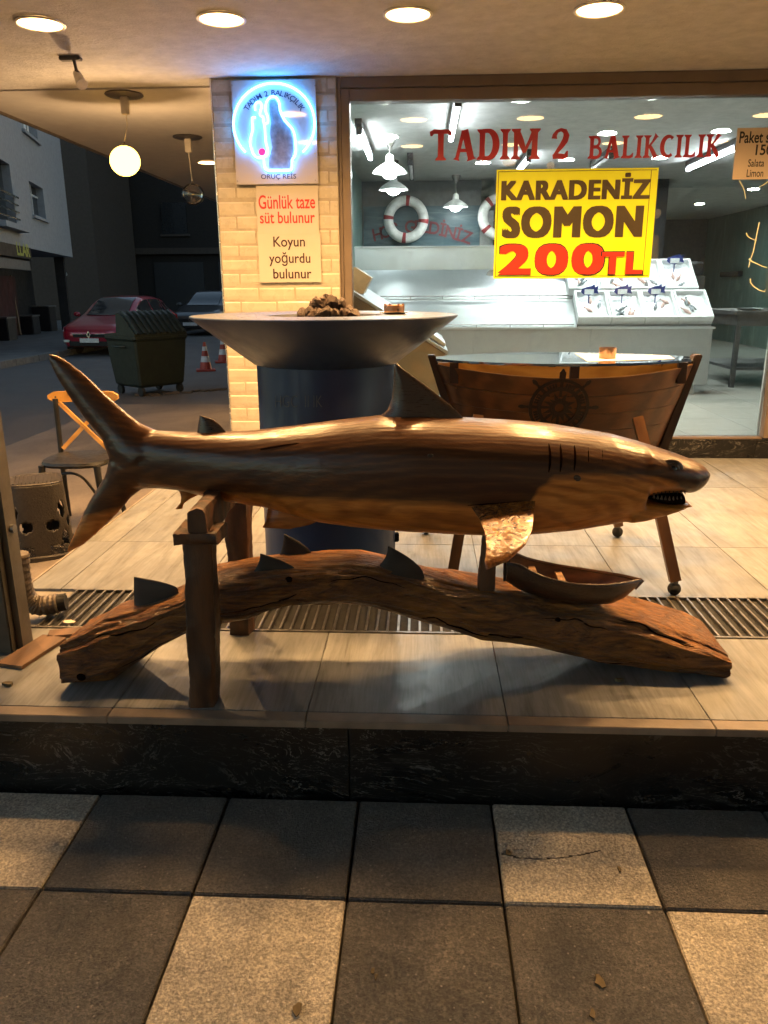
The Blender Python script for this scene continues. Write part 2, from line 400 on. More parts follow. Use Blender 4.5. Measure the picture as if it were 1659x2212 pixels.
# ---- side ground left of the porch (sloping concrete apron), kerb and far pavement
M_CONC = NG('worn_concrete')
_v = M_CONC.vec(geo=True); _a = M_CONC.noise(_v, 1.3, 7, .65, .8); _b = M_CONC.noise(_v, 45, 4, .7)
_c = M_CONC.ramp(M_CONC.mix(.35, _a, _b), [(.3, (.075, .062, .052)), (.52, (.15, .125, .105)), (.75, (.22, .19, .16))])
M_CONC.bsdf(_c, .75, 0, _b, .5, .008); M_CONC = M_CONC.m
ap = MB(); N = 30
AX0, AX1, AY0, AY1 = -4.2, PX0-.003, 1.2, 10.5
def apz(x, y):
    t = max(0, min(1, (x-AX0)/(AX1-AX0))); u = max(0, min(1, (AY1-y)/3.0)); return .006+.17*t**.8*u
rg = []
for i in range(N+1):
    x = AX0+(AX1-AX0)*i/N
    rg.append([(x, AY0+(AY1-AY0)*j/N, apz(x, AY0+(AY1-AY0)*j/N)) for j in range(N+1)])
ap.rings(rg, caps=False, close=False); struct(ap.build('side_apron', M_CONC, smooth=1))
M_STEEL_D = plain('edge_strip', (.22, .19, .155), .5, var=.2)
for y0, y1 in ((2.03, 3.35), (3.353, 4.6), (4.603, FY)):
    MB().span((PX0-.012, y0, .02), (PX0-.001, y1, PF+.001)).build('edge_board', M_STEEL_D, porch)
M_KERB = plain('kerb_stone', (.13, .125, .12), .8, var=.3)
far = struct(MB().span((-60, 15.0, -.1), (-8.55, 60, .13)).build('far_pavement', plain('far_pavers', (.10, .097, .095), .8, var=.25, nscale=3)))
for i in range(12):
    MB().span((-8.545, 15.0+i*1.0, -.05), (-8.40, 15.0+i*1.0+.985, .135)).build('kerb_stone', M_KERB, far, bevel=.01)

# ---- porch ceiling: rough plaster canopy, left part smooth and a little lower
def plaster(name, lo, hi, b):
    g = NG(name); v = g.vec(geo=True); a = g.noise(v, 9, 6, .65); f = g.noise(v, 48, 5, .7)
    c = g.ramp(a, [(.3, lo), (.7, hi)]); g.bsdf(c, .85, 0, g.mix(.5, a, f), b, .012); return g.m
M_CEIL = plaster('rough_plaster', (.44, .42, .40), (.58, .55, .52), 1.0)
M_CEIL2 = plaster('smooth_ceiling', (.44, .41, .38), (.50, .47, .43), .15)
struct(MB().span((-3.30, -.6, CZ), (4.8, 5.948, CZ+.35)).build('ceiling', M_CEIL))
struct(MB().span((-3.30, 5.952, CZ-.012), (-1.47, 16.0, CZ+.35)).build('rear_ceiling', M_CEIL2))
M_TRIM = plain('canopy_edge_metal', (.16, .13, .10), .5, .2)
fe = thing('canopy_edge', (-3.33, 8, CZ), 'brown rounded edge strip along the left side of the canopy', 'edge strip')
MB().cyl((-3.33, -.6, CZ+.02), (-3.33, 16.0, CZ+.02), .045, n=14).build('round_edge', M_TRIM, fe, smooth=1)
MB().span((-3.375, -.6, CZ+.02), (-3.301, 16.0, CZ+.36)).build('fascia', M_TRIM, fe)

# ================================================================== SHOP FRONT
# ---- brick-tiled pillar
PLX0, PLX1, PLY = -1.43, -.585, 5.75
M_BRICK = plain('glazed_brick', (.49, .435, .34), .28, var=.10, nscale=7, bstr=.25, bscale=22)
M_MORTAR = plain('mortar', (.38, .33, .25), .9)
pil = thing('brick_pillar', (PLX0, PLY, PF), 'pale brick-tiled pillar carrying the neon board, left of the shop window', 'pillar')
MB().span((PLX0+.004, PLY-.0065, PF), (PLX1-.002, 6.3, CZ-.001)).build('core', M_MORTAR, pil)
BH, BW = .0955, .262
def brick_mesh(wd):
    mb = MB(); x, y, z = wd/2, .012, BH/2-.0012
    # rock-face bevel: raised front with a rounded upper lip
    prof = [(-z, 0), (-z+.006, -.008), (-z*.3, -.0115), (z-.014, -.013), (z-.004, -.008), (z, 0)]
    rg = [[(sx*(x-(.004 if q != 0 else 0)*1), q, zz) for zz, q in prof] for sx in (-1, 1)]
    n = len(prof); mb.rings(rg, caps=True); return mb.mesh('brick', M_BRICK, bevel=.0012)[0]
bc = {}
nrow = int((CZ-PF)/BH)
zz = CZ-.004-BH/2; r = 0
while zz > PF:
    x = PLX0+.002+(-(.5*BW) if r % 2 else 0.0)-random.uniform(0, .01)
    while x < PLX1-.004:
        a, b = max(x, PLX0+.002), min(x+BW, PLX1-.003)
        if b-a > .02:
            key = round(b-a, 2)
            if key not in bc: bc[key] = brick_mesh(b-a-.0022)
            o = put('brick', bc[key], ((a+b)/2, PLY-.004+random.uniform(-.0016, .0012), zz+random.uniform(-.0008, .0008)), pil)
            o.rotation_euler = (random.uniform(-.012, .012), 0, 0)
        x += BW
    zz -= BH; r += 1
M_ALU = plain('bright_aluminium', (.75, .73, .68), .22, .9, var=.1)
MB().cyl((PLX0-.002, PLY-.004, PF), (PLX0-.002, PLY-.004, CZ-.002), .006, n=8).build('glint_rod', M_ALU, pil, smooth=1)  # shiny rod added to give a bright line down the pillar edge
# building side wall behind the pillar, running back along the passage
sw = thing('side_wall', (-1.40, 6.3, 0), 'pale side wall running back behind the brick pillar', 'wall')
MB().span((-1.40, 6.302, 0), (-1.20, 16, 3.2)).build('wall_panel', plaster('side_plaster', (.36, .32, .26), (.45, .40, .33), .3), sw)

# ---- window frame, sill, glass
M_FRAME = plain('brown_frame', (.20, .155, .12), .38, .3, var=.1, nscale=5)
wf = thing('shop_window', (1.0, GY, PF), 'large brown framed shop window with red lettering on its glass', 'window')
GX0, GX1, GZ0, GZ1 = -.505, 2.50, .455, 2.735
MB().span((PLX1, FY-.01, PF+.0), (PLX1+.022, GY+.05, CZ-.001)).build('wall_trim', M_FRAME, wf)
MB().span((PLX1+.024, FY-.005, PF+.0), (GX0, GY+.045, CZ-.07)).build('jamb', M_FRAME, wf, bevel=.003)
MB().span((GX1, FY-.005, PF+.15), (GX1+.10, GY+.045, CZ-.07)).build('jamb', M_FRAME, wf, bevel=.003)
MB().span((PLX1+.024, FY-.012, CZ-.068), (4.6, GY+.05, CZ-.002)).build('head_trim', M_FRAME, wf, bevel=.003)
MB().span((GX0+.001, FY+.002, GZ1), (GX1-.001, GY+.045, CZ-.071)).build('head_rail', M_FRAME, wf, bevel=.003)
MB().span((GX0+.001, FY+.01, GZ0-.012), (GX1-.001, GY+.04, GZ0)).build('bottom_rail', M_FRAME, wf)
MB().span((GX0+.001, GY-.003, GZ0+.001), (GX1-.001, GY+.003, GZ1-.001)).build('pane', glassmat('shop_glass', (.96, .985, .975), .012), wf)
sill = thing('window_sill', (1, FY, PF), 'black veined granite sill under the shop window', 'sill')
for a, b in ((-.56, .95), (.952, 2.46), (2.462, 4.6)):
    MB().span((a, FY, PF), (b, GY+.06, GZ0-.0125)).build('granite_slab', M_GRAN, sill, bevel=.002)
M_WHITE = plain('white_wall', (.66, .63, .58), .6, var=.05)
rp = thing('white_pillar', (3, FY, PF), 'white pillar at the right end of the shop window', 'pillar')
MB().span((GX1+.101, FY-.03, GZ0-.01), (4.6, GY+.3, CZ-.069)).build('column', M_WHITE, rp)

# ---- lettering on the glass: wood-type capitals in red
M_RED = plain('red_vinyl', (.42, .012, .025), .4, var=.06)
def stroke(mb, pts, wds, y):
    """ribbon through 2-D points with a width at each point"""
    L, Rr = [], []
    for i, p in enumerate(pts):
        a = pts[max(i-1, 0)]; b = pts[min(i+1, len(pts)-1)]
        dx, dz = b[0]-a[0], b[1]-a[1]; k = math.hypot(dx, dz) or 1; wv = (wds[i] if isinstance(wds, (list, tuple)) else wds)*.62
        L.append((p[0]-dz/k*wv, p[1]+dx/k*wv)); Rr.append((p[0]+dz/k*wv, p[1]-dx/k*wv))
    vs = [(p[0], y, p[1]) for p in L+Rr]; n = len(pts)
    mb.add(vs, [(i, i+1, n+i+1, n+i) for i in range(n-1)])
def arc(cx, cz, rx, rz, a0, a1, n=14):
    return [(cx+rx*math.cos(math.radians(a0+(a1-a0)*i/n)), cz+rz*math.sin(math.radians(a0+(a1-a0)*i/n))) for i in range(n+1)]
def stem(x, wd, s=.07):
    """vertical stem with flared feet"""
    return ([(x, 0), (x, .05), (x, .13), (x, .5), (x, .87), (x, .95), (x, 1)], [wd+2*s, wd+2*s*.9, wd, wd*.92, wd, wd+2*s*.9, wd+2*s])
GL = {
 'I': ([stem(.16, .15)], .34),
 'T': ([stem(.36, .17), ([(0.02, .80), (.03, .90), (.12, .95), (.36, .94), (.6, .95), (.69, .90), (.70, .80)], [.05, .13, .12, .11, .12, .13, .05])], .74),
 'A': ([([(.12, 0), (.14, .07), (.36, .97)], [.20, .10, .10]), ([(.66, 0), (.64, .07), (.40, .99)], [.30, .18, .20]), ([(.22, .32), (.56, .32)], .09)], .82),
 'D': ([stem(.15, .16), ([(.15, .95)]+arc(.34, .5, .30, .45, 90, -90)+[(.15, .05)], [.10, .11]+[.11+.09*math.sin(math.pi*i/14) for i in range(15)][1:]+[.11, .10])], .74),
 'M': ([stem(.14, .13), stem(.80, .17), ([(.16, .98), (.30, .60), (.46, .22)], [.14, .19, .10]), ([(.44, .22), (.62, .6), (.78, .98)], [.08, .09, .12])], .98),
 'B': ([stem(.15, .15), ([(.15, .95)]+arc(.32, .74, .19, .21, 90, -90, 10)+[(.15, .53)], .10), ([(.15, .51)]+arc(.36, .28, .22, .23, 90, -90, 10)+[(.15, .05)], .11)], .68),
 'L': ([stem(.15, .15), ([(.1, .05), (.38, .05), (.5, .09), (.55, .24)], [.10, .10, .12, .03])], .60),
 'K': ([stem(.15, .15), ([(.20, .45), (.40, .70), (.56, .96), (.60, 1.0)], [.08, .08, .14, .24]), ([(.26, .56), (.42, .32), (.58, .05), (.62, 0)], [.12, .15, .17, .28])], .72),
 'C': ([(arc(.40, .5, .30, .44, 52, 308, 20), [.14]+[.08+.09*math.sin(math.pi*i/20) for i in range(1, 20)]+[.12])], .70),
 '2': ([([(.08, .66), (.09, .78), (.17, .90), (.30, .95), (.44, .90), (.50, .76), (.46, .60), (.34, .42), (.20, .24), (.09, .09)], [.16, .12, .09, .09, .13, .17, .17, .14, .10, .07]), ([(.05, .07), (.25, .09), (.42, .07), (.52, .10), (.56, .26)], [.12, .14, .15, .13, .04])], .62),
}
def woodtype(name, txt, x0, x1, z0, z1, parent):
    tot = sum(.30 if c == ' ' else GL[c][1] for c in txt)+.06*(len(txt)-1); sx = (x1-x0)/tot; sz = z1-z0; cx = x0
    for c in txt:
        if c == ' ': cx += .36*sx; continue
        mb = MB(); segs, wd = GL[c]
        for i, (pts, wds) in enumerate(segs):
            tmp = MB(); stroke(tmp, pts, wds, GY-.0042-.00025*i)
            mb.add([(cx+v.x*sx, v.y, z0+v.z*sz) for v in tmp.v], tmp.f)
        mb.build(name, M_RED, parent); cx += (wd+.06)*sx
def gp(x, y): return at(x, y, Y=GY)
a, b = gp(930, 347), gp(1232, 274); woodtype('letter', 'TADIM 2', a.x, b.x, a.z+.0, gp(1080, 279).z, wf)
a, b = gp(1270, 343), gp(1560, 290); woodtype('letter', 'BALIKCILIK', a.x, b.x, a.z, b.z, wf)

# ---- yellow price sign on the glass
M_YEL = plain('yellow_card', (.72, .80, .004), .42, var=.03, nscale=3, bstr=.05)
M_INK = plain('brown_ink', (.045, .028, .006), .5, var=.1)
M_INKR = plain('red_ink', (.62, .02, .006), .45, var=.05)
M_INKB = plain('black_ink', (.012, .010, .010), .5)
tl, br = gp(1073, 364), gp(1402, 601)
SX0, SX1, SZ0, SZ1 = .500, 1.598, 1.587, 2.305
sg = thing('price_sign', (1.05, GY, SZ0), 'yellow price card reading KARADENİZ SOMON 200TL taped to the shop glass', 'sign')
sy = GY-.010
MB().span((SX0, sy, SZ0), (SX1, GY-.0045, SZ1)).build('card', M_YEL, sg)
bw = .0035
for a, b in (((SX0+.012, SZ0+.012), (SX1-.012, SZ0+.012+bw)), ((SX0+.012, SZ1-.012-bw), (SX1-.012, SZ1-.012)), ((SX0+.012, SZ0+.0155), (SX0+.012+bw, SZ1-.0155)), ((SX1-.05, SZ0+.0155), (SX1-.05+bw, SZ1-.0155))):
    MB().span((a[0], sy-.0012, a[1]), (b[0], sy-.0002, b[1])).build('border', M_INKB, sg)
ty = sy-.0016
def srect(l, t, r, b): p, q = at(l, t, Y=sy), at(r, b, Y=sy); return p.x, q.x, q.z, p.z
text('line_of_text', 'KARADENİZ', *srect(1087, 378, 1400, 428), ty, M_INK, sg, offset=0, fat=.010, spacing=1.13)
text('line_of_text', 'SOMON', *srect(1091, 449, 1381, 510), ty, M_INK, sg, offset=0, fat=.017, spacing=1.16)
text('number_outline', '200', *srect(1083, 529, 1299, 592), ty, M_INKB, sg, offset=0, fat=.0205, spacing=1.16)
text('number', '200', *srect(1085, 531, 1297, 590), ty-.003, M_INKR, sg, offset=0, fat=.018, spacing=1.16)
text('currency_outline', 'TL', *srect(1302, 545, 1384, 592), ty-.0058, M_INKB, sg, offset=0, fat=.0145, spacing=1.16)
text('currency', 'TL', *srect(1304, 547, 1382, 590), ty-.0085, M_INKR, sg, offset=0, fat=.012, spacing=1.16)
M_TAPE = glassmat('clear_tape', (.86, .88, .87), .16, .25)
for i, (px, py, ww, hh) in enumerate(((1190, 358, .06, .05), (1100, 352, .10, .055), (1420, 462, .05, .06), (1060, 590, .06, .05), (1413, 372, .05, .04))):
    p = gp(px, py); nv = 7; mb = MB(); pl = []
    for k in range(nv):
        an = 2*math.pi*k/nv; pl.append((p.x+ww/2*math.cos(an)*random.uniform(.75, 1.2), p.z+hh/2*math.sin(an)*random.uniform(.75, 1.2)))
    mb.prism(pl, GY-.0045-.0004*(i+1)-.007*0, GY-.0041, 'Y').build('tape', M_TAPE, sg)

# ---- paper notice at the right edge
M_PAPER = plain('cream_paper', (.62, .50, .37), .6, var=.06, nscale=4, bstr=.08)
pn = thing('menu_paper', (2.15, GY, 2.3), 'cream paper price notice reading Paket salata at the right edge of the glass', 'notice')
p0, p1 = gp(1594, 277), gp(1582, 388)
MB().span((p0.x-.004, GY-.0075, p1.z), (p0.x+.40, GY-.0045, p0.z)).build('sheet', M_PAPER, pn)
def prect(l, t, r, b): p, q = at(l, t, Y=GY-.008), at(r, b, Y=GY-.008); return p.x, q.x, q.z, p.z
yb = GY-.0085
text('line_of_text', 'Paket salata', *prect(1599, 284, 1705, 308), yb, M_INKB, pn, offset=.02)
text('line_of_text', '150', *prect(1634, 312, 1667, 335), yb, M_INKB, pn, offset=.02)
text('line_of_text', 'Salata', *prect(1617, 344, 1650, 360), yb, M_INKB, pn, offset=.01)
text('line_of_text', 'Limon', *prect(1614, 366, 1648, 382), yb, M_INKB, pn, offset=.01)
# thin yellow tubes standing in for reflections in the glass
M_REFLINE = plain('yellow_reflection', (.85, .80, .50), .35, .2)
wt = thing('glass_reflections', (2.2, GY, 1.4), 'thin yellow lines standing in for reflections in the glass below the paper notice', 'reflection')
for pts in (((1597, 390), (1604, 403), (1608, 412), (1611, 430)), ((1640, 480), (1636, 500), (1632, 520), (1627, 545), (1621, 560), (1617, 578)), ((1612, 503), (1614, 509), (1620, 514), (1634, 520)), ((1618, 559), (1624, 565), (1634, 569), (1646, 575), (1656, 578)), ((1621, 602), (1621, 610), (1627, 618), (1640, 627), (1652, 630), (1653, 625)), ((1660, 392), (1650, 399), (1640, 404))):
    P = [at(x, y, Y=GY-.009) for x, y in pts]; n = len(P)
    MB().tube(P, [.0045-.0022*i/(n-1) for i in range(n)], n=6).build('reflection_line', M_REFLINE, wt, smooth=1)

# ================================================================== NEON BOARD AND NOTICES ON THE PILLAR
NY = PLY-.045
def np_(cx, cy, Y=None): return at(cx*.2362+430.1, cy*.2362+138.2, Y=Y or NY)     # from an enlarged view of the board
M_ACRY = NG('acrylic_board'); M_ACRY.bsdf((.50, .46, .44), .06, 0, spec=.5, coat=.6, coat_r=.03); M_ACRY = M_ACRY.m
nb = thing('neon_board', (-1.0, NY, 2.2), 'acrylic board with a white-blue neon outline of a cloaked figure in an arc', 'neon sign')
a, b = np_(290, 150), np_(1090, 1095)
MB().span((a.x, NY, b.z), (b.x, NY+.012, a.z)).build('board', M_ACRY, nb, bevel=.002)
M_NEON = emit('neon_blue_white', (.06, .36, 1.0), NEON_E)
def smooth_path(P, k=4):
    out = []
    for i in range(len(P)-1):
        p0, p1, p2, p3 = P[max(i-1, 0)], P[i], P[i+1], P[min(i+2, len(P)-1)]
        for j in range(k):
            t = j/k; out.append(.5*((2*p1)+(-p0+p2)*t+(2*p0-5*p1+4*p2-p3)*t*t+(-p0+3*p1-3*p2+p3)*t**3))
    return out+[P[-1]]
NT = NY-.022
neon_paths = [
 [(685+370*math.cos(math.radians(t)), 545-370*1.0*math.sin(math.radians(t))) for t in range(-45, 226, 9)],
 [(612, 545), (630, 528), (625, 480), (610, 440), (605, 400), (615, 350), (640, 312), (670, 298), (700, 305), (725, 335), (735, 370), (740, 420), (760, 470), (780, 510), (815, 550), (850, 590), (870, 640), (880, 700), (885, 780), (875, 840), (850, 880), (850, 940), (835, 968), (780, 975), (700, 975), (640, 975), (610, 962), (597, 930), (592, 870)],
 [(515, 490), (490, 490), (485, 530), (490, 600), (475, 660), (465, 720), (480, 780), (500, 830), (540, 858), (590, 853), (625, 825), (625, 770), (610, 720), (605, 650), (600, 580), (590, 530), (585, 475)],
 [(515, 425), (510, 380), (530, 352), (560, 350), (572, 385), (560, 430), (556, 465), (578, 482)]]
for path in neon_paths:
    P = smooth_path([np_(x, y, NT) for x, y in path], 3); MB().tube(P, .0072, n=8).build('neon_tube', M_NEON, nb, smooth=1)
# printed figure behind the tubes, a plain muted silhouette
M_PRINT = plain('muted_print', (.19, .165, .17), .5, var=.35, nscale=30, bstr=0)
fig = [(640, 330), (690, 320), (725, 370), (735, 440), (765, 520), (830, 590), (855, 680), (862, 790), (845, 880), (830, 955), (640, 955), (640, 860), (670, 760), (650, 640), (655, 540), (640, 440)]
vs = [np_(x, y, NY-.0012) for x, y in fig]; MB().add(vs, [tuple(range(len(vs)))]).build('printed_figure', M_PRINT, nb)
ring = [np_(575+30*math.cos(t/12*2*math.pi), 805+33*math.sin(t/12*2*math.pi), NY-.004) for t in range(12)]
MB().add(ring, [tuple(range(12))]).build('red_dot', emit('neon_pink', (.75, .02, .12), 1.2), nb)
# lettering along the arc and underneath
M_NAVY = plain('navy_print', (.02, .03, .075), .5)
mb = MB(); word = 'TADIM 2 BALIKÇILIK'; wds = {'I': .55, 'M': 1.25, ' ': .6, 'L': .9, '2': .95}
tot = sum(wds.get(c, 1) for c in word); acc = 0
for ch in word:
    ww = wds.get(ch, 1); t = math.radians(152-124*(acc+ww/2)/tot); acc += ww
    if ch == ' ': continue
    vs, fs = text_raw(ch, .012); hx = (min(v.x for v in vs)+max(v.x for v in vs))/2
    o = []
    for v in vs:
        u, q = (v.x-hx)*72, v.y*72; rr = 272+q
        o.append(np_(688+rr*math.cos(t)*1.0+u*math.sin(t), 560-rr*math.sin(t)+u*math.cos(t), NY-.0015))
    mb.add(o, fs)
mb.build('arc_text', M_NAVY, nb)
p, q = np_(565, 1000, NY-.0015), np_(888, 1050, NY-.0015); text('name_text', 'ORUÇ REİS', p.x, q.x, q.z-.006, p.z+.004, NY-.0015, M_NAVY, nb, offset=.01)
M_SCREW = plain('screw', (.35, .33, .30), .35, .9)
for cx, cy in ((300, 195), (355, 1072), (1065, 1065), (1060, 200)):
    c = np_(cx, cy); MB().cyl(c, c+Vector((0, -.006, 0)), .0055, n=8).build('screw', M_SCREW, nb)
for cx, cy in ((330, 545), (1050, 545), (685, 178), (870, 640), (640, 975)):
    c = np_(cx, cy, NY); MB().cyl(c+Vector((0, -.001, 0)), np_(cx, cy, NT), .004, n=6).build('tube_clip', glassmat('clip_plastic', (.9, .95, 1)), nb)

M_CARD = plain('cream_card', (.50, .445, .36), .4, var=.04, nscale=3, bstr=.03)
def notice(tl, br, label, lines, mat):
    y = PLY-.026; p, q = np_(*tl, y), np_(*br, y)
    t = thing('wall_notice', (p.x, y, q.z), label, 'notice', 'cards on the brick pillar')
    MB().span((p.x, y, q.z), (q.x, y+.006, p.z)).build('card', mat, t)
    for tx, l, tp, r, bt, mt in lines:
        a, b = np_(l, tp, y-.001), np_(r, bt, y-.001); text('line_of_text', tx, a.x, b.x, b.z, a.z, y-.001, mt, t, offset=.012)
M_CRED = plain('card_red', (.48, .02, .012), .5, var=.05); M_CBLK = plain('card_black', (.035, .008, .010), .5)
notice((517, 1105), (1098, 1552), 'cream card with red writing Günlük taze süt bulunur', (('Günlük taze', 540, 1200, 1062, 1322, M_CRED), ('süt bulunur', 553, 1352, 1060, 1455, M_CRED)), M_CARD)
notice((535, 1556), (1120, 1995), 'cream card with black writing Koyun yoğurdu bulunur', (('Koyun', 676, 1578, 970, 1700, M_CBLK), ('yoğurdu', 637, 1722, 1020, 1848, M_CBLK), ('bulunur', 676, 1872, 1030, 1962, M_CBLK)), M_CARD)

# ================================================================== PORCH LAMPS
M_DOWN = emit('warm_lamp', WARM, DOWN_E)
M_RIM = plain('lamp_rim', (.75, .72, .66), .4)
def downlight(x, y, z, r, mat, label, group, name='ceiling_light'):
    t = thing(name, (x, y, z), label, 'ceiling light', group)
    MB().lathe([(r, 0), (r+.014, -.003), (r+.016, -.009), (r+.006, -.013), (r, -.010)], (x, y, z), 28).build('rim', M_RIM, t, smooth=1)
    MB().lathe([(.0005, -.0075), (r*.6, -.0075), (r, -.0075)], (x, y, z), 28).build('diffuser', mat, t)
    return t
def beam_light(t, x, y, z):
    """the downward beam of a porch lamp, part of that lamp"""
    li = bpy.data.lights.new('lamp_beam', 'SPOT'); li.energy = DOWN_W; li.color = WARM; li.spot_size = math.radians(158); li.spot_blend = 1.0; li.shadow_soft_size = .10
    lo = bpy.data.objects.new('lamp_beam', li); COL.objects.link(lo); lo.parent = t; lo.location = (0, 0, -.02)
order = ['first', 'second', 'third', 'fourth', 'fifth', 'sixth']
for i in range(6):
    x = -2.021+.966*i
    beam_light(downlight(x, 4.56-.01*i, CZ-.001, .112, M_DOWN, order[i]+' round ceiling lamp from the left in the porch ceiling row', 'porch ceiling lamps'), x, 4.56, CZ)
for i in range(6):
    x = -2.09+.985*i
    beam_light(downlight(x, 3.27, CZ-.001, .112, M_DOWN, order[i]+' lamp from the left in the second porch row, above the wooden shark', 'porch ceiling lamps over the shark'), x, 3.27, CZ)

# pendants under the side canopy
M_GREYM = plain('dark_rosette', (.10, .09, .085), .5, .4); M_CREAM = plain('cream_plastic', (.62, .56, .46), .5)
def pendant(px, py, Yb, bx, by, r, lit, label):
    c = at(px, py, Z=CZ-.013); b = at(bx, by, Y=c.y)
    t = thing('pendant_lamp', c, label, 'pendant lamp', 'pendants under the side canopy')
    MB().lathe([(.0005, .0), (.13, .0), (.135, -.008), (.12, -.016), (.0005, -.018)], c, 28).build('rosette', M_GREYM, t, smooth=1)
    MB().span((c.x-.028, c.y-.02, c.z-.135), (c.x+.028, c.y+.02, c.z-.016)).build('holder', M_CREAM, t, bevel=.006)
    top = Vector((b.x, b.y, b.z+r*.90))
    MB().tube([(c.x, c.y, c.z-.13), (c.x+.004, c.y, c.z-.2), (b.x, b.y, top.z)], .0035, n=6).build('cord', M_CREAM, t)
    g = MB().ball(b, r, 28, (.95, .55, .88))
    if lit: g.build('globe', emit('bulb_glow', (1.0, .52, .085), BULB_E), t, smooth=1)
    else:
        g.build('globe', glassmat('clear_globe', (.93, .93, .92), .04), t, smooth=1)
    if lit:
        li = bpy.data.lights.new('bulb_light', 'POINT'); li.energy = 16; li.color = (1.0, .62, .30); li.shadow_soft_size = .02
        lo = bpy.data.objects.new('bulb_light', li); COL.objects.link(lo); lo.parent = t; lo.location = (b.x-c.x, b.y-c.y, b.z-r*.88-.04-c.z)
    MB().cyl((b.x, b.y, top.z-.012), (b.x, b.y, top.z+.02), .012, n=10).build('cap', M_GREYM, t)
pendant(268, 203, 0, 270, 348, .118, True, 'lit round pendant lamp glowing yellow under the side canopy')
pendant(405, 295, 0, 417, 420, .110, False, 'unlit clear glass pendant lamp next to the brick pillar')
# track spot
c = at(152, 122, Z=CZ-.001); t = thing('spot_lamp', c, 'small white swivel spotlight switched off on the porch ceiling', 'spotlight')
MB().box(c+Vector((0, 0, -.012)), (.13, .05, .022)).build('base', M_GREYM, t, bevel=.005)
MB().tube([c+Vector((.02, 0, -.02)), c+Vector((.028, 0, -.075)), c+Vector((.045, -.01, -.10))], .010, n=8).build('arm', M_GREYM, t, smooth=1)
MB().cyl(c+Vector((.02, .02, -.085)), c+Vector((.075, -.05, -.165)), .022, .034, 16).build('lamp_head', M_CREAM, t, smooth=1)
# lit ceiling lamp further back, beside the pillar
c = at(450, 350, Z=CZ-.013); t = downlight(c.x, c.y, CZ-.0125, .11, M_DOWN, 'small lit ceiling lamp just left of the brick pillar, further back', 'rear ceiling lamps'); beam_light(t, c.x, c.y, CZ)

# ================================================================== SHOP INTERIOR
IF = .38; IC = 2.95
def marble(name, lo, hi, k=(1, 1, 1), sc_=3.0, rough=.25):
    g = NG(name); v = g.vec(k, geo=True); n = g.noise(v, sc_, 8, .65, 2.0); n2 = g.noise(v, sc_*4, 6, .6, 1)
    c = g.ramp(g.mix(.35, n, n2), [(.3, lo), (.55, tuple((a+b)/2*.8 for a, b in zip(lo, hi))), (.75, hi)])
    g.bsdf(c, rough, 0); return g.m
M_GREEN = marble('green_marble', (.07, .14, .13), (.28, .43, .39), (1.6, 1.6, .5), 1.6, .3)
M_FLOORI = marble('pale_floor_tile', (.50, .50, .45), (.66, .66, .60), (1, 1, 1), 1.5, .22)
M_ICEIL = plaster('interior_ceiling', (.42, .42, .41), (.55, .55, .53), .8)
IX0, IX1, IY1, DEEP = -.87, 6.4, 11.75, 19.0
struct(MB().span((IX0, GY+.062, .30), (IX1, DEEP, IF-.008)).build('shop_floor', M_GROUT))
fl = bpy.data.objects['shop_floor']
ftm = MB().box((0, 0, 0), (.597, .597, .008)).mesh('shop_tile', M_FLOORI, bevel=.001)[0]
for i in range(12):
    for j in range(10):
        x, y = IX0+.3+.6*i, GY+.37+.6*j
        if x+.3 < IX1: put('shop_tile', ftm, (x, y, IF-.004), fl)
MB().span((IX0, GY+.07+6.0, IF-.008), (IX1, DEEP, IF-.0005)).build('shop_tile', M_FLOORI, fl)
struct(MB().span((IX0-.3, GY+.052, IC), (IX1+.3, DEEP+.3, IC+.3)).build('shop_ceiling', M_ICEIL))
struct(MB().span((IX0-.2, 6.0, .3), (IX0, DEEP, IC)).build('shop_wall_left', M_GREEN))
struct(MB().span((IX1, GY+.06, .3), (IX1+.2, DEEP, IC)).build('shop_wall_right', M_GREEN))
struct(MB().span((IX0, DEEP, .3), (IX1, DEEP+.2, IC)).build('shop_wall_back', plain('back_wall', (.10, .105, .105), .6)))
# partition behind the counter with the sea mural
struct(MB().span((IX0, IY1, .38), (.80, IY1+.15, IC)).build('shop_partition', plain('partition', (.16, .17, .17), .6)))
M_DARKB = plain('dark_board', (.03, .032, .034), .6)
struct(MB().span((1.02, IY1+.1, .38), (3.4, IY1+.25, IC)).build('shop_partition', M_DARKB))
MB().span((.802, IY1-.02, .38), (.98, IY1+.10, 2.55)).build('door_post', plain('grey_post', (.34, .35, .34), .5), bpy.data.objects['shop_partition'])
def sea():
    g = NG('sea_mural'); v = g.vec((1, 1, 6), geo=True); n = g.noise(v, 2.5, 7, .6, .8)
    c = g.ramp(n, [(.3, (.03, .075, .095)), (.55, (.07, .13, .155)), (.75, (.17, .24, .26))]); g.bsdf(c, .4, 0); return g.m
mu = thing('sea_mural', (0, IY1, 2.0), 'blue-green sea mural with welcome lettering on the back wall of the shop', 'mural')
MB().span((IX0+.02, IY1-.012, 1.95), (.79, IY1-.001, 2.62)).build('picture', sea(), mu)
M_LET = plain('maroon_letters', (.16, .022, .03), .5)
def ip(x, y, Y): return at(x, y, Y=Y)
word = 'HOŞ GELDİNİZ'; x0, x1 = ip(818, 500, IY1).x, ip(1005, 500, IY1).x
mb = MB()
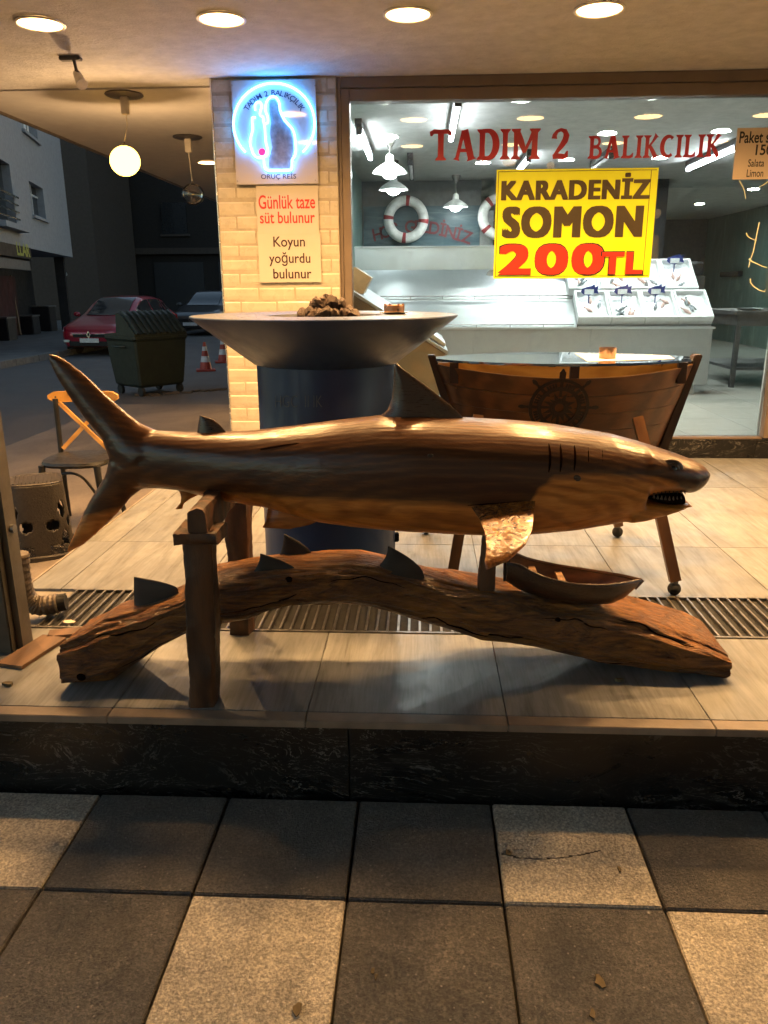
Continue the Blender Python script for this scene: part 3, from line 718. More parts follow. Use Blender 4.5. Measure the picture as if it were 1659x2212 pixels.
for i, ch in enumerate(word):
    if ch == ' ': continue
    u = i/(len(word)-1); cx = x0+(x1-x0)*u; cz = ip(900, 505-16*math.sin(u*math.pi*1.15), IY1).z
    vs, fs = text_raw(ch, .02); hx = (min(v.x for v in vs)+max(v.x for v in vs))/2; ro = math.radians(12-30*u)
    s_ = .23
    mb.add([(cx+((v.x-hx)*math.cos(ro)-v.y*math.sin(ro))*s_*.95, IY1-.03, cz-.08+((v.x-hx)*math.sin(ro)+v.y*math.cos(ro))*s_) for v in vs], fs)
mb.build('welcome_letters', M_LET, mu)
# life rings hung on the partition
M_RINGW = plain('ring_white', (.72, .72, .70), .5); M_RINGR = plain('ring_red', (.30, .03, .035), .5)
def life_ring(px, py, label, a0):
    c = ip(px, py, IY1-.20); t = thing('life_ring', c, label, 'life ring', 'life rings on the back wall')
    Rr, r = .245, .068; n = 48
    MB().tube([c+Vector((Rr*math.cos(2*math.pi*k/n), 0, Rr*math.sin(2*math.pi*k/n))) for k in range(n)], r, 12, closed=True).build('ring', M_RINGW, t, smooth=1)
    for q in range(4):
        a = a0+q*math.pi/2; P = [c+Vector((Rr*math.cos(a+d), 0, Rr*math.sin(a+d))) for d in (-.10, -.05, 0, .05, .10)]
        MB().tube(P, r*1.035, 12).build('red_band', M_RINGR, t, smooth=1)
    MB().cyl(c+Vector((0, .06, Rr)), c+Vector((0, .19, Rr+.02)), .01, n=6).build('hook', M_GREYM, t)
life_ring(877, 474, 'white life ring with four red bands over the welcome lettering', math.radians(84))
life_ring(1081, 468, 'white life ring half hidden behind the yellow price sign', math.radians(40))

# ---- interior lamps
M_SHOP = emit('shop_lamp', COOL, SHOP_E)
spots = [(834, 216, 'shop ceiling lamp nearest the top left of the glass'), (841, 294, 'shop ceiling lamp seen between the two left pendants'), (1127, 213, 'shop ceiling lamp above the letters DIM'), (1043, 351, 'shop ceiling lamp just below the letter D'), (957, 417, 'shop ceiling lamp right of the third pendant'), (1414, 206, 'shop ceiling lamp above the red word at right'), (1312, 287, 'shop ceiling lamp above the letter B'), (1558, 282, 'shop ceiling lamp beside the right paper notice'), (1224, 344, 'shop ceiling lamp under the red numeral'), (1425, 340, 'shop ceiling lamp under the letters CIL'), (1511, 440, 'shop ceiling lamp low over the green wall'), (1628, 408, 'shop ceiling lamp below the right paper notice')]
for x, y, lb in spots:
    c = at(x, y, Z=IC-.001)
    t = downlight(c.x, c.y, IC-.001, .085, M_SHOP, lb, 'shop ceiling lamps')
M_TUBE = emit('tube_light', (.90, .95, 1.0), TUBE_E); M_TRACK = plain('black_track', (.03, .03, .032), .5)
def tube_lamp(p0, p1, lit, label, z=IC-.09):
    a, b = at(*p0, Z=z), at(*p1, Z=z); L = max(.5, min(1.5, abs(b.y-a.y))); x = (a.x+b.x)/2
    t = thing('tube_lamp', (x, a.y, z), label, 'tube lamp', 'tube lamps in the shop')
    MB().span((x-.03, a.y-.12, z+.03), (x+.03, a.y+L+.02, IC-.002)).build('housing', M_TRACK, t)
    MB().cyl((x, a.y, z), (x, a.y+L, z), .022, n=12).build('tube', M_TUBE if lit else plain('dead_tube', (.5, .5, .5), .4), t, smooth=1)
    for yy in (a.y-.03, a.y+L-.0): MB().span((x-.026, yy, z-.026), (x+.026, yy+.028, z+.0305)).build('socket', M_TRACK, t)
tube_lamp((784, 285), (796, 348), True, 'lit white tube lamp at the left edge of the shop glass')
tube_lamp((993, 223), (971, 302), True, 'lit white tube lamp above the letters TA')
tube_lamp((892, 352), (884, 385), False, 'dark unlit tube lamp between the pendants')
tube_lamp((1140, 345), (1120, 372), True, 'short lit tube lamp just over the yellow sign')
tube_lamp((1588, 320), (1481, 369), True, 'long lit tube lamp under the end of the red lettering')
tube_lamp((1320, 338), (1280, 365), False, 'dark tube lamp above the top edge of the yellow sign')
M_ENAM = plain('white_enamel', (.78, .79, .77), .3)
for px, py, Y, wd, top, lb in ((842, 372, 8.4, 68, 238, 'nearest white enamel pendant lamp over the fish counter'), (850, 409, 9.9, 58, 303, 'white enamel pendant just below the nearest one'), (984, 446, 11.2, 50, 362, 'small white enamel pendant left of the yellow sign')):
    c = at(px, py, Y=Y); R0 = wd/2/FPX*Y*1.02
    t = thing('enamel_pendant', (c.x, Y, IC), lb, 'pendant lamp', 'enamel pendants in the shop')
    MB().lathe([(.0005, 0), (.06, 0), (.058, -.03), (.03, -.08), (.006, -.10)], (c.x, Y, IC-.001), 20).build('rosette', M_GALV, t, smooth=1)
    MB().cyl((c.x, Y, c.z+R0*.9), (c.x, Y, IC-.09), .006, n=6).build('rod', M_GALV, t)
    MB().lathe([(.02, R0*.95), (R0*.22, R0*.86), (R0*.26, R0*.52), (R0*.55, R0*.36), (R0*.84, R0*.16), (R0, -.02*R0), (R0*1.0, -.06*R0), (R0*.97, -.05*R0), (R0*.8, R0*.12), (R0*.5, R0*.3)], (c.x, Y, c.z), 28).build('shade', M_ENAM, t, smooth=1)
    MB().ball((c.x, Y, c.z-.005), R0*.45, 16, (1, 1, .8)).build('bulb', emit('pendant_bulb', (.95, 1, 1), 18), t, smooth=1)

# ---- stainless stepped fish counter
def steel(name, col, rough, k):
    g = NG(name); v = g.vec(k, rnd=True); n = g.noise(v, 5, 5, .6); d = g.noise(g.vec(rnd=True), 4, 6, .7, 1)
    c = g.mix(g.ramp(d, [(.4, 0.0), (.8, .35)]), col, tuple(x*.7 for x in col))
    g.bsdf(c, g.ramp(g.mix(.5, n, d), [(.3, rough-.08), (.7, rough+.15)]), .9, d, .12, .02); return g.m
M_SS = steel('stainless', (.60, .64, .65), .33, (1, 20, 1)); M_SS2 = steel('stainless_front', (.44, .45, .44), .38, (1, 1, 14))
CX0, CX1 = -.80, 3.08; cy = 8.66
ct = thing('fish_counter', (1.2, cy, IF), 'stepped stainless steel fish counter behind the glass', 'counter')
MB().span((CX0, cy+.02, IF+.11), (CX1-.02, 9.7, 1.08)).build('cabinet', M_SS2, ct)
for x0, x1 in ((CX0, .55), (.552, 1.8), (1.802, CX1-.001)): MB().span((x0, cy, IF+.12), (x1, cy+.019, 1.085)).build('front_panel', M_SS2, ct, bevel=.002)
MB().span((CX0, cy-.02, 1.0855), (CX1+.02, cy+.05, 1.106)).build('front_lip', M_SS, ct, bevel=.003)
def slope(y0, z0, y1, z1, nm, x1=CX1):
    mb = MB(); mb.prism([(y0, z0), (y1, z1), (y1, z1-.03), (y0, z0-.03)], CX0, x1, 'X'); mb.build(nm, M_SS, ct)
slope(cy+.055, 1.112, 9.10, 1.39, 'lower_tier'); slope(9.12, 1.40, 9.55, 1.72, 'upper_tier')
MB().span((CX0, 9.56, 1.72), (CX1-1.0, 9.60, 1.975)).build('back_panel', M_SS, ct, bevel=.002)
MB().span((CX0, 9.54, 1.972), (CX1-1.0, 9.66, 1.985)).build('back_ledge', M_SS, ct)
for yy, z_ in ((cy+.03, 1.135), (9.10, 1.43)):
    MB().cyl((CX0, yy, z_), (1.62, yy, z_), .007, n=8).build('rail', M_GALV, ct, smooth=1)
    for k in range(7): MB().cyl((CX0+.3+.36*k, yy, z_-.034), (CX0+.3+.36*k, yy, z_), .005, n=6).build('rail_post', M_GALV, ct)
for x in (CX0+.1, 1.2, CX1-.14): MB().span((x-.02, cy+.06, IF), (x+.02, cy+.10, IF+.1195)).build('foot', M_SS2, ct)
# fish crates
M_FOAM = plain('white_foam', (.78, .81, .82), .65, var=.05, nscale=30, bstr=.15)
M_ICE = plain('crushed_ice', (.78, .82, .84), .25, var=.2, nscale=40, bstr=.8, bscale=60)
M_FISH = plain('fish_skin', (.22, .25, .27), .25, .4, var=.6, nscale=22); M_FISH2 = plain('pink_fish', (.50, .33, .29), .35, var=.4, nscale=25)
M_TAGB = plain('blue_tag', (.02, .035, .17), .4); M_TAGW = plain('white_tag', (.6, .64, .66), .5, var=.15, nscale=60)
def crate(x0, x1, fz, fy, bz, by, label, tagged, kind):
    """open foam tray lying on the sloping tier: f = front bottom edge, b = back"""
    fx = (x0+x1)/2; up = Vector((0, -(bz-fz), by-fy)).normalized(); al = Vector((0, by-fy, bz-fz)); L = al.length; al.normalize()
    O = Vector((x0, fy, fz)); W = x1-x0; H = .105
    def P(u, v, h): return O+Vector((u, 0, 0))+al*v+up*h
    t = thing('fish_crate', (fx, fy, fz), label, 'fish crate', 'foam fish crates on the counter')
    k = .022; mb = MB()
    def hexa(u0, u1, v0, v1, h0, h1):
        mb.add([P(u0, v0, h0), P(u1, v0, h0), P(u1, v1, h0), P(u0, v1, h0), P(u0, v0, h1), P(u1, v0, h1), P(u1, v1, h1), P(u0, v1, h1)], [(3, 2, 1, 0), (4, 5, 6, 7), (0, 1, 5, 4), (1, 2, 6, 5), (2, 3, 7, 6), (3, 0, 4, 7)])
    hexa(0, W, 0, L, 0, .02); hexa(0, W, 0, k, .0202, H); hexa(0, W, L-k, L, .0202, H); hexa(0, k, k+.0002, L-k-.0002, .0202, H-.0005); hexa(W-k, W, k+.0002, L-k-.0002, .0202, H-.0005)
    mb.build('tray', M_FOAM, t)
    ic = MB(); R_ = []
    for i in range(9):
        R_.append([P(k+.001+(W-2*k-.002)*i/8, k+.001+(L-2*k-.002)*j/10, .03+.028*random.random()+.02*math.sin(i*.4)*math.sin(j*.3)) for j in range(11)])
    ic.rings(R_, caps=False, close=False).build('ice', M_ICE, t, smooth=1)
    for q in range(5 if kind else 3):
        u = k+.06+(W-2*k-.12)*random.random(); v = L*(.15+.55*random.random()); ln = .11+.05*random.random(); a = random.uniform(-.9, .9)
        pts = []; rad = []
        for s in range(8):
            f = s/7; pts.append(P(min(max(u+math.sin(a)*ln*(f-.5), k+.012), W-k-.012), min(max(v+math.cos(a)*ln*(f-.5), k+.01), L-k-.01), .068+.006*math.sin(q))); rad.append((.003, .012, .018, .02, .017, .011, .005, .011)[s])
        MB().tube(pts, rad, 8).build('fish', M_FISH if (q+kind) % 2 else M_FISH2, t, smooth=1)
    if tagged:
        c = P(W*.42, L*.80, .10); y = c.y-.05
        sh = [(-.10, .02), (-.085, .055), (-.03, .075), (.02, .082), (.05, .10), (.06, .07), (.10, .085), (.088, .04), (.105, .0), (.06, .01), (.0, -.02), (-.06, -.01)]
        MB().prism([(c.x+a_*.95, c.z+b_+.02) for a_, b_ in sh], y, y+.006, 'Y').build('fish_tag', M_TAGB, t)
        MB().span((c.x-.055, y-.002, c.z+.015), (c.x+.045, y-.0005, c.z+.068)).build('price_label', M_TAGW, t)
        MB().cyl((c.x-.005, y+.008, c.z-.08), (c.x-.005, y+.008, c.z+.02), .006, n=6).build('stick', M_TAGB, t)
names = ['leftmost', 'second', 'third', 'rightmost']
xa = at(1246, 702, Y=8.72).x; xb = at(1538, 700, Y=8.72).x; wdt = (xb-xa)/4
for i in range(4):
    crate(xa+wdt*i+.004, xa+wdt*(i+1)-.004, 1.128, 8.725, 1.402, 9.085, names[i]+' white foam crate of fish in the front row', i < 3, i % 2)
xa2 = at(1226, 632, Y=9.14).x; xb2 = at(1505, 630, Y=9.14).x; wdt = (xb2-xa2)/4
for i in range(4):
    crate(xa2+wdt*i+.004, xa2+wdt*(i+1)-.004, 1.425, 9.135, 1.74, 9.53, names[i]+' white foam crate of fish in the back row', i == 3, (i+1) % 2)
# back wall shelf unit and worktable on the right
wt2 = thing('work_table', (4.9, 9.6, IF), 'dark steel worktable standing by the green marble wall', 'table')
M_DS = plain('dark_steel', (.10, .105, .105), .45, .6)
x0, x1, y0, y1 = 3.55, 5.6, 9.3, 10.6
MB().span((x0, y0, 1.20), (x1, y1, 1.245)).build('table_top', M_DS, wt2, bevel=.003)
MB().span((x0+.03, y0+.03, 1.08), (x1-.03, y1-.03, 1.1995)).build('apron', M_DS, wt2)
for x in (x0+.06, x1-.06):
    for y in (y0+.06, y1-.06): MB().span((x-.025, y-.025, IF), (x+.025, y+.025, 1.0795)).build('leg', M_DS, wt2)
MB().span((x0+.06, y0+.04, .58), (x1-.06, y1-.04, .61)).build('lower_shelf', M_DS, wt2)
t = thing('metal_tray', (4.0, 9.7, 1.245), 'small pale plate on the end of the dark worktable', 'plate')
MB().lathe([(.0005, .004), (.10, .004), (.15, .02), (.155, .022), (.10, .0)], (3.85, 9.7, 1.247), 24).build('dish', M_SS, t, smooth=1)
t = thing('grey_box', (4.95, 10.3, 1.245), 'pale grey storage box on the worktable by the green wall', 'box')
MB().span((4.75, 10.05, 1.247), (5.4, 10.5, 1.55)).build('carton', plain('grey_carton', (.30, .31, .29), .6), t, bevel=.01)
MB().span((4.74, 10.04, 1.551), (5.41, 10.51, 1.58)).build('carton_lid', plain('grey_carton', (.30, .31, .29), .6), t, bevel=.004)
# beige sloped display chest just behind the glass at the left
M_BEIGE = plain('beige_panel', (.33, .285, .225), .55, var=.1, nscale=4)
a, b = at(765, 632, Y=6.1), at(961, 758, Y=6.1)
ds = thing('sloped_chest', (-.3, 6.1, IF), 'beige chest with a sloping top just behind the left end of the glass', 'chest')
MB().prism([(-.80, IF), (b.x-.08, IF), (b.x-.02, b.z-.10), (b.x, b.z-.015), (a.x, a.z-.015), (-.80, a.z+.14)], 6.02, 7.9, 'Y').build('cabinet', M_BEIGE, ds)
mb = MB(); mb.prism([(-.80, a.z+.145), (a.x, a.z-.011), (b.x+.02, b.z-.022), (b.x+.02, b.z+.006), (a.x, a.z+.012), (-.80, a.z+.17)], 6.0, 7.92, 'Y'); mb.build('rim', M_SS, ds)
t = thing('tilted_tray', (.1, 6.4, 1.2), 'white tray lying on the low end of the sloping chest', 'tray')
p, q = at(906, 712, Y=6.3), at(957, 748, Y=6.3); dv = Vector((q.x-p.x, 0, q.z-p.z)); nz = Vector((-dv.z, 0, dv.x)).normalized()
s0 = p+nz*.008
MB().prism([(s0.x, s0.z), (q.x+nz.x*.008, q.z+nz.z*.008), (q.x+nz.x*.035, q.z+nz.z*.035), (s0.x+nz.x*.035, s0.z+nz.z*.035)], 6.1, 6.6, 'Y').build('tray_body', M_FOAM, t, bevel=.006)
t = thing('cream_box', (-.55, 6.3, 1.6), 'cream cardboard box leaning at the left edge of the glass', 'box')
P = [at(x, y, Y=6.25) for x, y in ((755, 640), (755, 580), (768, 578), (803, 601), (785, 636))]
MB().prism([(v.x, v.z+.004) for v in P], 6.22, 6.42, 'Y').build('box_body', plain('cream_board', (.66, .58, .45), .6), t, bevel=.004)

# ================================================================== THE WOODEN SHARK
SY = 2.37
def interp(tab, x):
    if x <= tab[0][0]: return tab[0][1]
    for (a, u), (b, v) in zip(tab, tab[1:]):
        if x <= b: t = (x-a)/(b-a); return u+(v-u)*t
    return tab[-1][1]
TOP = [(262, 985), (285, 950), (310, 934), (345, 930), (415, 934), (486, 933), (538, 932), (635, 921), (732, 908), (823, 898), (910, 897), (998, 903), (1104, 909), (1174, 915), (1245, 926), (1315, 938), (1385, 957), (1421, 968), (1456, 980), (1498, 995), (1516, 1004), (1524, 1012), (1529, 1020)]
BOT = [(262, 1000), (285, 1035), (310, 1054), (345, 1054), (386, 1058), (440, 1070), (486, 1080), (538, 1088), (576, 1093), (640, 1112), (693, 1124), (764, 1133), (862, 1141), (959, 1146), (1043, 1149), (1153, 1147), (1245, 1139), (1315, 1128), (1385, 1116), (1438, 1098), (1482, 1082)]
UPJ = [(1385, 1067), (1400, 1065), (1421, 1061), (1456, 1059), (1485, 1062), (1495, 1060), (1505, 1056), (1516, 1046), (1524, 1034), (1529, 1024)]
LOJ = [(1340, 1068), (1385, 1068), (1400, 1071), (1421, 1076), (1450, 1079), (1480, 1078)]
HW = [(262, .02), (300, .05), (345, .066), (420, .080), (538, .104), (700, .140), (900, .170), (1050, .178), (1153, .172), (1245, .158), (1315, .142), (1385, .120), (1440, .104), (1490, .080), (1516, .056), (1528, .034)]
def ring_at(px, ty, by, hw, n=40, p=2.25):
    T, B = at(px, ty, Y=SY), at(px, by, Y=SY); X = at(px, (ty+by)/2, Y=SY).x; cz, hh = (T.z+B.z)/2, (T.z-B.z)/2; R = []
    for k in range(n):
        a = 2*math.pi*k/n; c, s = math.cos(a), math.sin(a)
        R.append(Vector((X, SY+hw*math.copysign(abs(c)**(2/p), c), cz+hh*math.copysign(abs(s)**(2/p), s))))
    return R
def body_ring(px): return ring_at(px, interp(TOP, px), interp(BOT, px), interp(HW, px))
def surf(px, py):
    """point on the near flank of the body seen at that pixel"""
    ty, by = interp(TOP, px), (interp(BOT, px) if px < 1390 else interp(UPJ, px)); T, B = at(px, ty, Y=SY), at(px, by, Y=SY)
    cz, hh = (T.z+B.z)/2, (T.z-B.z)/2; hw = interp(HW, px); y = SY-hw*.85
    for _ in range(6):
        p = at(px, py, Y=y); s = max(-.97, min(.97, (p.z-cz)/hh)); y = SY-hw*(1-abs(s)**2.25)**(1/2.25)
    return at(px, py, Y=y)
def shark_wood():
    g = NG('carved_shark_wood')
    # stained back over pale belly: the border follows a wavy line along the flank
    tc = g.n('ShaderNodeTexCoord'); geo = g.n('ShaderNodeNewGeometry'); sp = g.n('ShaderNodeSeparateXYZ'); g.l(geo.outputs['Position'], sp.inputs[0])
    v = g.vec((1.0, 11, 11), geo=True); big = g.noise(v, 1.7, 6, .6, .8)
    wv = g.n('ShaderNodeTexWave', wave_type='RINGS', rings_direction='X'); wv.inputs['Scale'].default_value = 9; wv.inputs['Distortion'].default_value = 5
    wv.inputs['Detail'].default_value = 3; wv.inputs['Detail Scale'].default_value = .9
    g.l(g.vec((.5, 2.4, 2.4), geo=True), wv.inputs['Vector'])
    fine = g.noise(g.vec((2.2, 30, 30), geo=True), 5, 5, .6)
    f = g.mix(.16, big, wv.outputs['Fac']); f = g.mix(.30, f, fine)
    mr = g.n('ShaderNodeMapRange'); mr.inputs['From Min'].default_value = -1.2; mr.inputs['From Max'].default_value = 1.0; g.l(sp.outputs['X'], mr.inputs['Value'])
    # border height (m) as a function of X, coded 0..1 for 0.8..1.2 m
    def code(px, py):
        p = surf(px, py); return ((p.x+1.2)/2.2, (p.z-.8)/.4)
    stops = [(0.0, -.0)]+[code(*q) for q in ((420, 1062), (600, 1072), (760, 1080), (900, 1086), (1040, 1094), (1142, 1090), (1160, 1062), (1195, 1034), (1300, 1026), (1420, 1034), (1455, 1050), (1485, 1068))]
    bz = g.ramp(mr.outputs[0], [(max(0, min(1, a)), max(0.0, min(1.0, b))) for a, b in stops])
    sb = g.n('ShaderNodeMath', operation='MULTIPLY_ADD'); g.l(bz, sb.inputs[0]); sb.inputs[1].default_value = .4; sb.inputs[2].default_value = .8
    # the ramp output is colour-managed linear, so it is used as it is
    df = g.n('ShaderNodeMath', operation='SUBTRACT'); g.l(sp.outputs['Z'], df.inputs[0]); g.l(sb.outputs[0], df.inputs[1])
    wob = g.n('ShaderNodeMath', operation='MULTIPLY_ADD'); g.l(big, wob.inputs[0]); wob.inputs[1].default_value = .05; wob.inputs[2].default_value = -.025
    ad = g.n('ShaderNodeMath', operation='ADD'); g.l(df.outputs[0], ad.inputs[0]); g.l(wob.outputs[0], ad.inputs[1])
    mk = g.n('ShaderNodeMapRange'); mk.inputs['From Min'].default_value = -.008; mk.inputs['From Max'].default_value = .012; mk.clamp = True; g.l(ad.outputs[0], mk.inputs['Value'])
    belly = g.ramp(f, [(.28, (.21, .055, .008)), (.5, (.52, .185, .032)), (.72, (.68, .29, .068))])
    back = g.ramp(f, [(.25, (.020, .006, .003)), (.5, (.060, .020, .006)), (.75, (.150, .054, .013))])
    # cathedral figure of the flat-sawn belly
    w2 = g.n('ShaderNodeTexWave', wave_type='RINGS', rings_direction='SPHERICAL'); w2.inputs['Scale'].default_value = 4.2; w2.inputs['Distortion'].default_value = 6; w2.inputs['Detail'].default_value = 2; w2.inputs['Detail Scale'].default_value = .8
    g.l(g.vec((1.5, 2.2, 3.6), geo=True), w2.inputs['Vector'])
    belly = g.mix(g.ramp(w2.outputs['Fac'], [(.55, 0.0), (.95, .42)]), belly, (.17, .05, .009))
    c = g.mix(mk.outputs[0], belly, back)
    vo = g.n('ShaderNodeTexVoronoi', feature='F1'); vo.inputs['Scale'].default_value = 5.0; g.l(g.vec((.8, 1, 1.4), geo=True), vo.inputs['Vector'])
    kn = g.ramp(vo.outputs['Distance'], [(.025, .75), (.07, 0.0)])
    c = g.mix(kn, c, (.035, .014, .006))
    r = g.ramp(fine, [(.3, .28), (.7, .44)])
    h = g.mix(.6, f, g.noise(g.vec((1, 2.5, 2.5), geo=True), 13, 4, .6))
    g.bsdf(c, r, 0, h, .45, .008, coat=.35, coat_r=.18, spec=.4); return g.m
M_SHARK = shark_wood()
M_FIN = wood('shark_fin_wood', (.022, .011, .007), (.070, .034, .017), 'X', 4, .32, .25, .35, 6)
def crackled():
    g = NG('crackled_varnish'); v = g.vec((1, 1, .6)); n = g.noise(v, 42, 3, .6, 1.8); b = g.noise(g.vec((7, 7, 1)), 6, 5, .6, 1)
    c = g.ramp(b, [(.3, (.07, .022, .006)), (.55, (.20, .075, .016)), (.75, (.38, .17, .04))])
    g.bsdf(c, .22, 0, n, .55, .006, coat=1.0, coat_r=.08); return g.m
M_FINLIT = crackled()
sh = thing('shark_sculpture', (0, SY, .80), 'large carved and varnished wooden shark with open mouth', 'sculpture')
xsr = [262, 272, 285, 298, 310, 325, 345]+list(range(370, 1386, 15))
R = [body_ring(x) for x in xsr]
for x in (1387, 1396, 1405, 1421, 1438, 1456, 1472, 1487, 1497, 1507, 1516, 1523, 1528):
    t = min(1, (x-1385)/14); by = interp(UPJ, x)
    R.append(ring_at(x, interp(TOP, x), by, interp(HW, x)))
BODY_RINGS = R
Rj = [ring_at(x, interp(LOJ, x)+(4 if x < 1375 else 0), interp(BOT, x)-(2 if x < 1375 else 0), interp(HW, x)*.90) for x in (1350, 1365, 1375, 1385, 1400, 1415, 1430, 1445, 1458, 1470, 1477, 1482)]
M_MOUTH = plain('mouth_dark', (.012, .005, .003), .9, spec=0.0)
MB().rings([ring_at(x, interp(UPJ, x)-d, interp(LOJ, x)+d, interp(HW, x)*k) for x, d, k in ((1392, -.5, .5), (1402, 0, .7), (1414, 1, .80), (1430, 3, .80), (1450, 4, .80), (1464, 4, .80))]).build('mouth_cavity', M_MOUTH, sh, smooth=1)
M_TOOTH = plain('tooth_wood', (.10, .06, .03), .6); M_TOOTHD = plain('tooth_dark', (.05, .03, .022), .5)
for k in range(9):
    x = 1412+8.4*k
    for jaw, sgn in ((UPJ, 1), (LOJ, -1)):
        if jaw is LOJ and x > 1478: continue
        y = interp(jaw, x); b = at(x, y-sgn*2, Y=SY-interp(HW, x)*.80); tip = at(x+1, y+sgn*7, Y=SY-interp(HW, x)*.80)
        MB().cyl(b, tip, .0045, .0006, 6).build('tooth', M_TOOTHD if sgn > 0 else M_TOOTH, sh)
# eye
e = surf(1452, 1016); M_EYE = plain('eye_black', (.006, .005, .005), .08, coat=1.0, bstr=0)
MB().ball(e+Vector((-.002, .006, .003)), .032, 20, (1.15, .34, .95)).build('eye_patch', M_FIN, sh, smooth=1)
ey = MB().ball(e+Vector((0, .004, 0)), .018, 20, (1, .75, 1)).build('eye', M_EYE, sh, smooth=1)
MB().tube([e+Vector((.0195*math.cos(a*math.pi/10), -.001, .0195*math.sin(a*math.pi/10))) for a in range(20)], .0035, 6, closed=True).build('eyelid', M_FIN, ey, smooth=1)
MB().ball(surf(1497, 1015)+Vector((0, .002, 0)), .005, 10).build('nostril', M_MOUTH, sh, smooth=1)
# gill slits
for gx, y0, y1 in ((1184, 952, 1026), (1208, 950, 1028), (1238, 950, 1026), (1266, 950, 1022), (1296, 948, 1024)):
    P = [surf(gx+4*math.sin(k/8*math.pi), y0+(y1-y0)*k/8)+Vector((0, -.0008, 0)) for k in range(9)]
    MB().tube(P, [.001, .003, .0042, .0048, .005, .0048, .0042, .003, .001], 6).build('gill_slit', M_MOUTH, sh, smooth=1)
for kx, ky, kr in ((1243, 1036, .016), (1264, 1037, .011), (600, 1030, .010), (930, 985, .008)):
    MB().ball(surf(kx, ky)+Vector((0, kr*.05, 0)), kr, 14, (1.1, .28, .9)).build('knot', M_FIN, sh, smooth=1)
# long crack in the flank
P = [surf(x, y)+Vector((0, .001, 0)) for x, y in ((500, 978), (540, 976), (580, 969), (620, 962), (655, 958), (690, 956))]
MB().tube(P, [.0008, .0035, .005, .0045, .003, .0008], 5).build('crack', M_MOUTH, sh)
P = [surf(x, y)+Vector((0, .001, 0)) for x, y in ((1010, 1092), (1050, 1089), (1110, 1084), (1170, 1076), (1250, 1073), (1320, 1070), (1385, 1067))]
MB().tube(P, [.0008, .0022, .0024, .002, .0022, .0024, .0012], 5).build('crack', M_MOUTH, sh)
# fins: elliptical sections between two outline points
def fin(name, secs, mat, parent, n=16):
    R = []
    for (ax, ay), (bx, by), th, ya, yb in secs:
        A, B = at(ax, ay, Y=ya), at(bx, by, Y=yb); c = (A+B)/2; h = (B-A)/2; nrm = Vector((0, 1, 0)) if abs(h.y) < .9*h.length else Vector((1, 0, 0))
        R.append([c+h*math.cos(2*math.pi*k/n)+nrm*th*math.sin(2*math.pi*k/n)*(1-.35*math.cos(2*math.pi*k/n)) for k in range(n)])
    if parent is None: return R
    return MB().rings(R).build(name, mat, parent, smooth=60)
s_ = SY
TAIL_A = fin('tail_fin', [((102, 759), (105, 763), .003, s_, s_), ((106, 780), (126, 767), .010, s_, s_), ((123, 814), (155, 785), .017, s_, s_), ((146, 850), (185, 809), .023, s_, s_), ((168, 882), (220, 843), .028, s_, s_), ((194, 915), (257, 877), .034, s_, s_), ((222, 947), (302, 913), .042, s_, s_), ((236, 985), (342, 931), .052, s_, s_), ((262, 1015), (392, 936), .060, s_, s_)], M_SHARK, None)
TAIL_B = fin('tail_fin', [((139, 1198), (146, 1196), .003, s_, s_), ((156, 1161), (182, 1177), .012, s_, s_), ((175, 1119), (222, 1142), .020, s_, s_), ((194, 1080), (257, 1107), .026, s_, s_), ((211, 1054), (285, 1074), .032, s_, s_), ((230, 1022), (309, 1056), .040, s_, s_), ((237, 990), (346, 1053), .050, s_, s_), ((262, 960), (396, 1052), .058, s_, s_)], M_SHARK, None)
def fuse(ring_sets, voxel, cut_x):
    mb = MB()
    for rs in ring_sets: mb.rings(rs)
    me = bpy.data.meshes.new('raw'); me.from_pydata([tuple(p) for p in mb.v], [], mb.f)
    bm = bmesh.new(); bm.from_mesh(me); bmesh.ops.recalc_face_normals(bm, faces=bm.faces); bm.to_mesh(me); bm.free()
    ob = bpy.data.objects.new('raw', me); COL.objects.link(ob)
    md = ob.modifiers.new('r', 'REMESH'); md.mode = 'VOXEL'; md.voxel_size = voxel
    ms = ob.modifiers.new('s', 'SMOOTH'); ms.factor = .5; ms.iterations = 5
    ev = bpy.data.meshes.new_from_object(ob.evaluated_get(bpy.context.evaluated_depsgraph_get()))
    V = [v.co.copy() for v in ev.vertices]; F = [tuple(p.vertices) for p in ev.polygons]
    bpy.data.objects.remove(ob); bpy.data.meshes.remove(ev); out = []
    for keep in (lambda x: x >= cut_x, lambda x: x < cut_x):
        sel = [f for f in F if keep(sum(V[k].x for k in f)/len(f))]; idx = {}; m2 = MB()
        for f in sel:
            for k in f:
                if k not in idx: idx[k] = len(m2.v); m2.v.append(V[k])
        m2.f = [tuple(idx[k] for k in f) for f in sel]; out.append(m2)
    return out
bodym, tailm = fuse([BODY_RINGS, Rj, TAIL_A, TAIL_B], .0065, at(305, 990, Y=SY).x)
bodym.build('body', M_SHARK, sh, smooth=80); tailm.build('tail_fin', M_SHARK, sh, smooth=80)
fin('dorsal_fin', [((853, 784), (857, 785), .003, s_, s_), ((851, 798), (870, 797), .006, s_, s_), ((850, 830), (917, 830), .011, s_, s_), ((846, 862), (957, 862), .015, s_, s_), ((838, 884), (983, 884), .019, s_, s_), ((820, 900), (1000, 902), .024, s_, s_), ((815, 915), (1005, 915), .026, s_, s_)], M_FIN, sh)
fin('second_dorsal_fin', [((431, 897), (436, 898), .002, s_, s_), ((430, 908), (461, 906), .006, s_, s_), ((428, 921), (476, 919), .009, s_, s_), ((425, 940), (492, 938), .012, s_, s_)], M_FIN, sh)
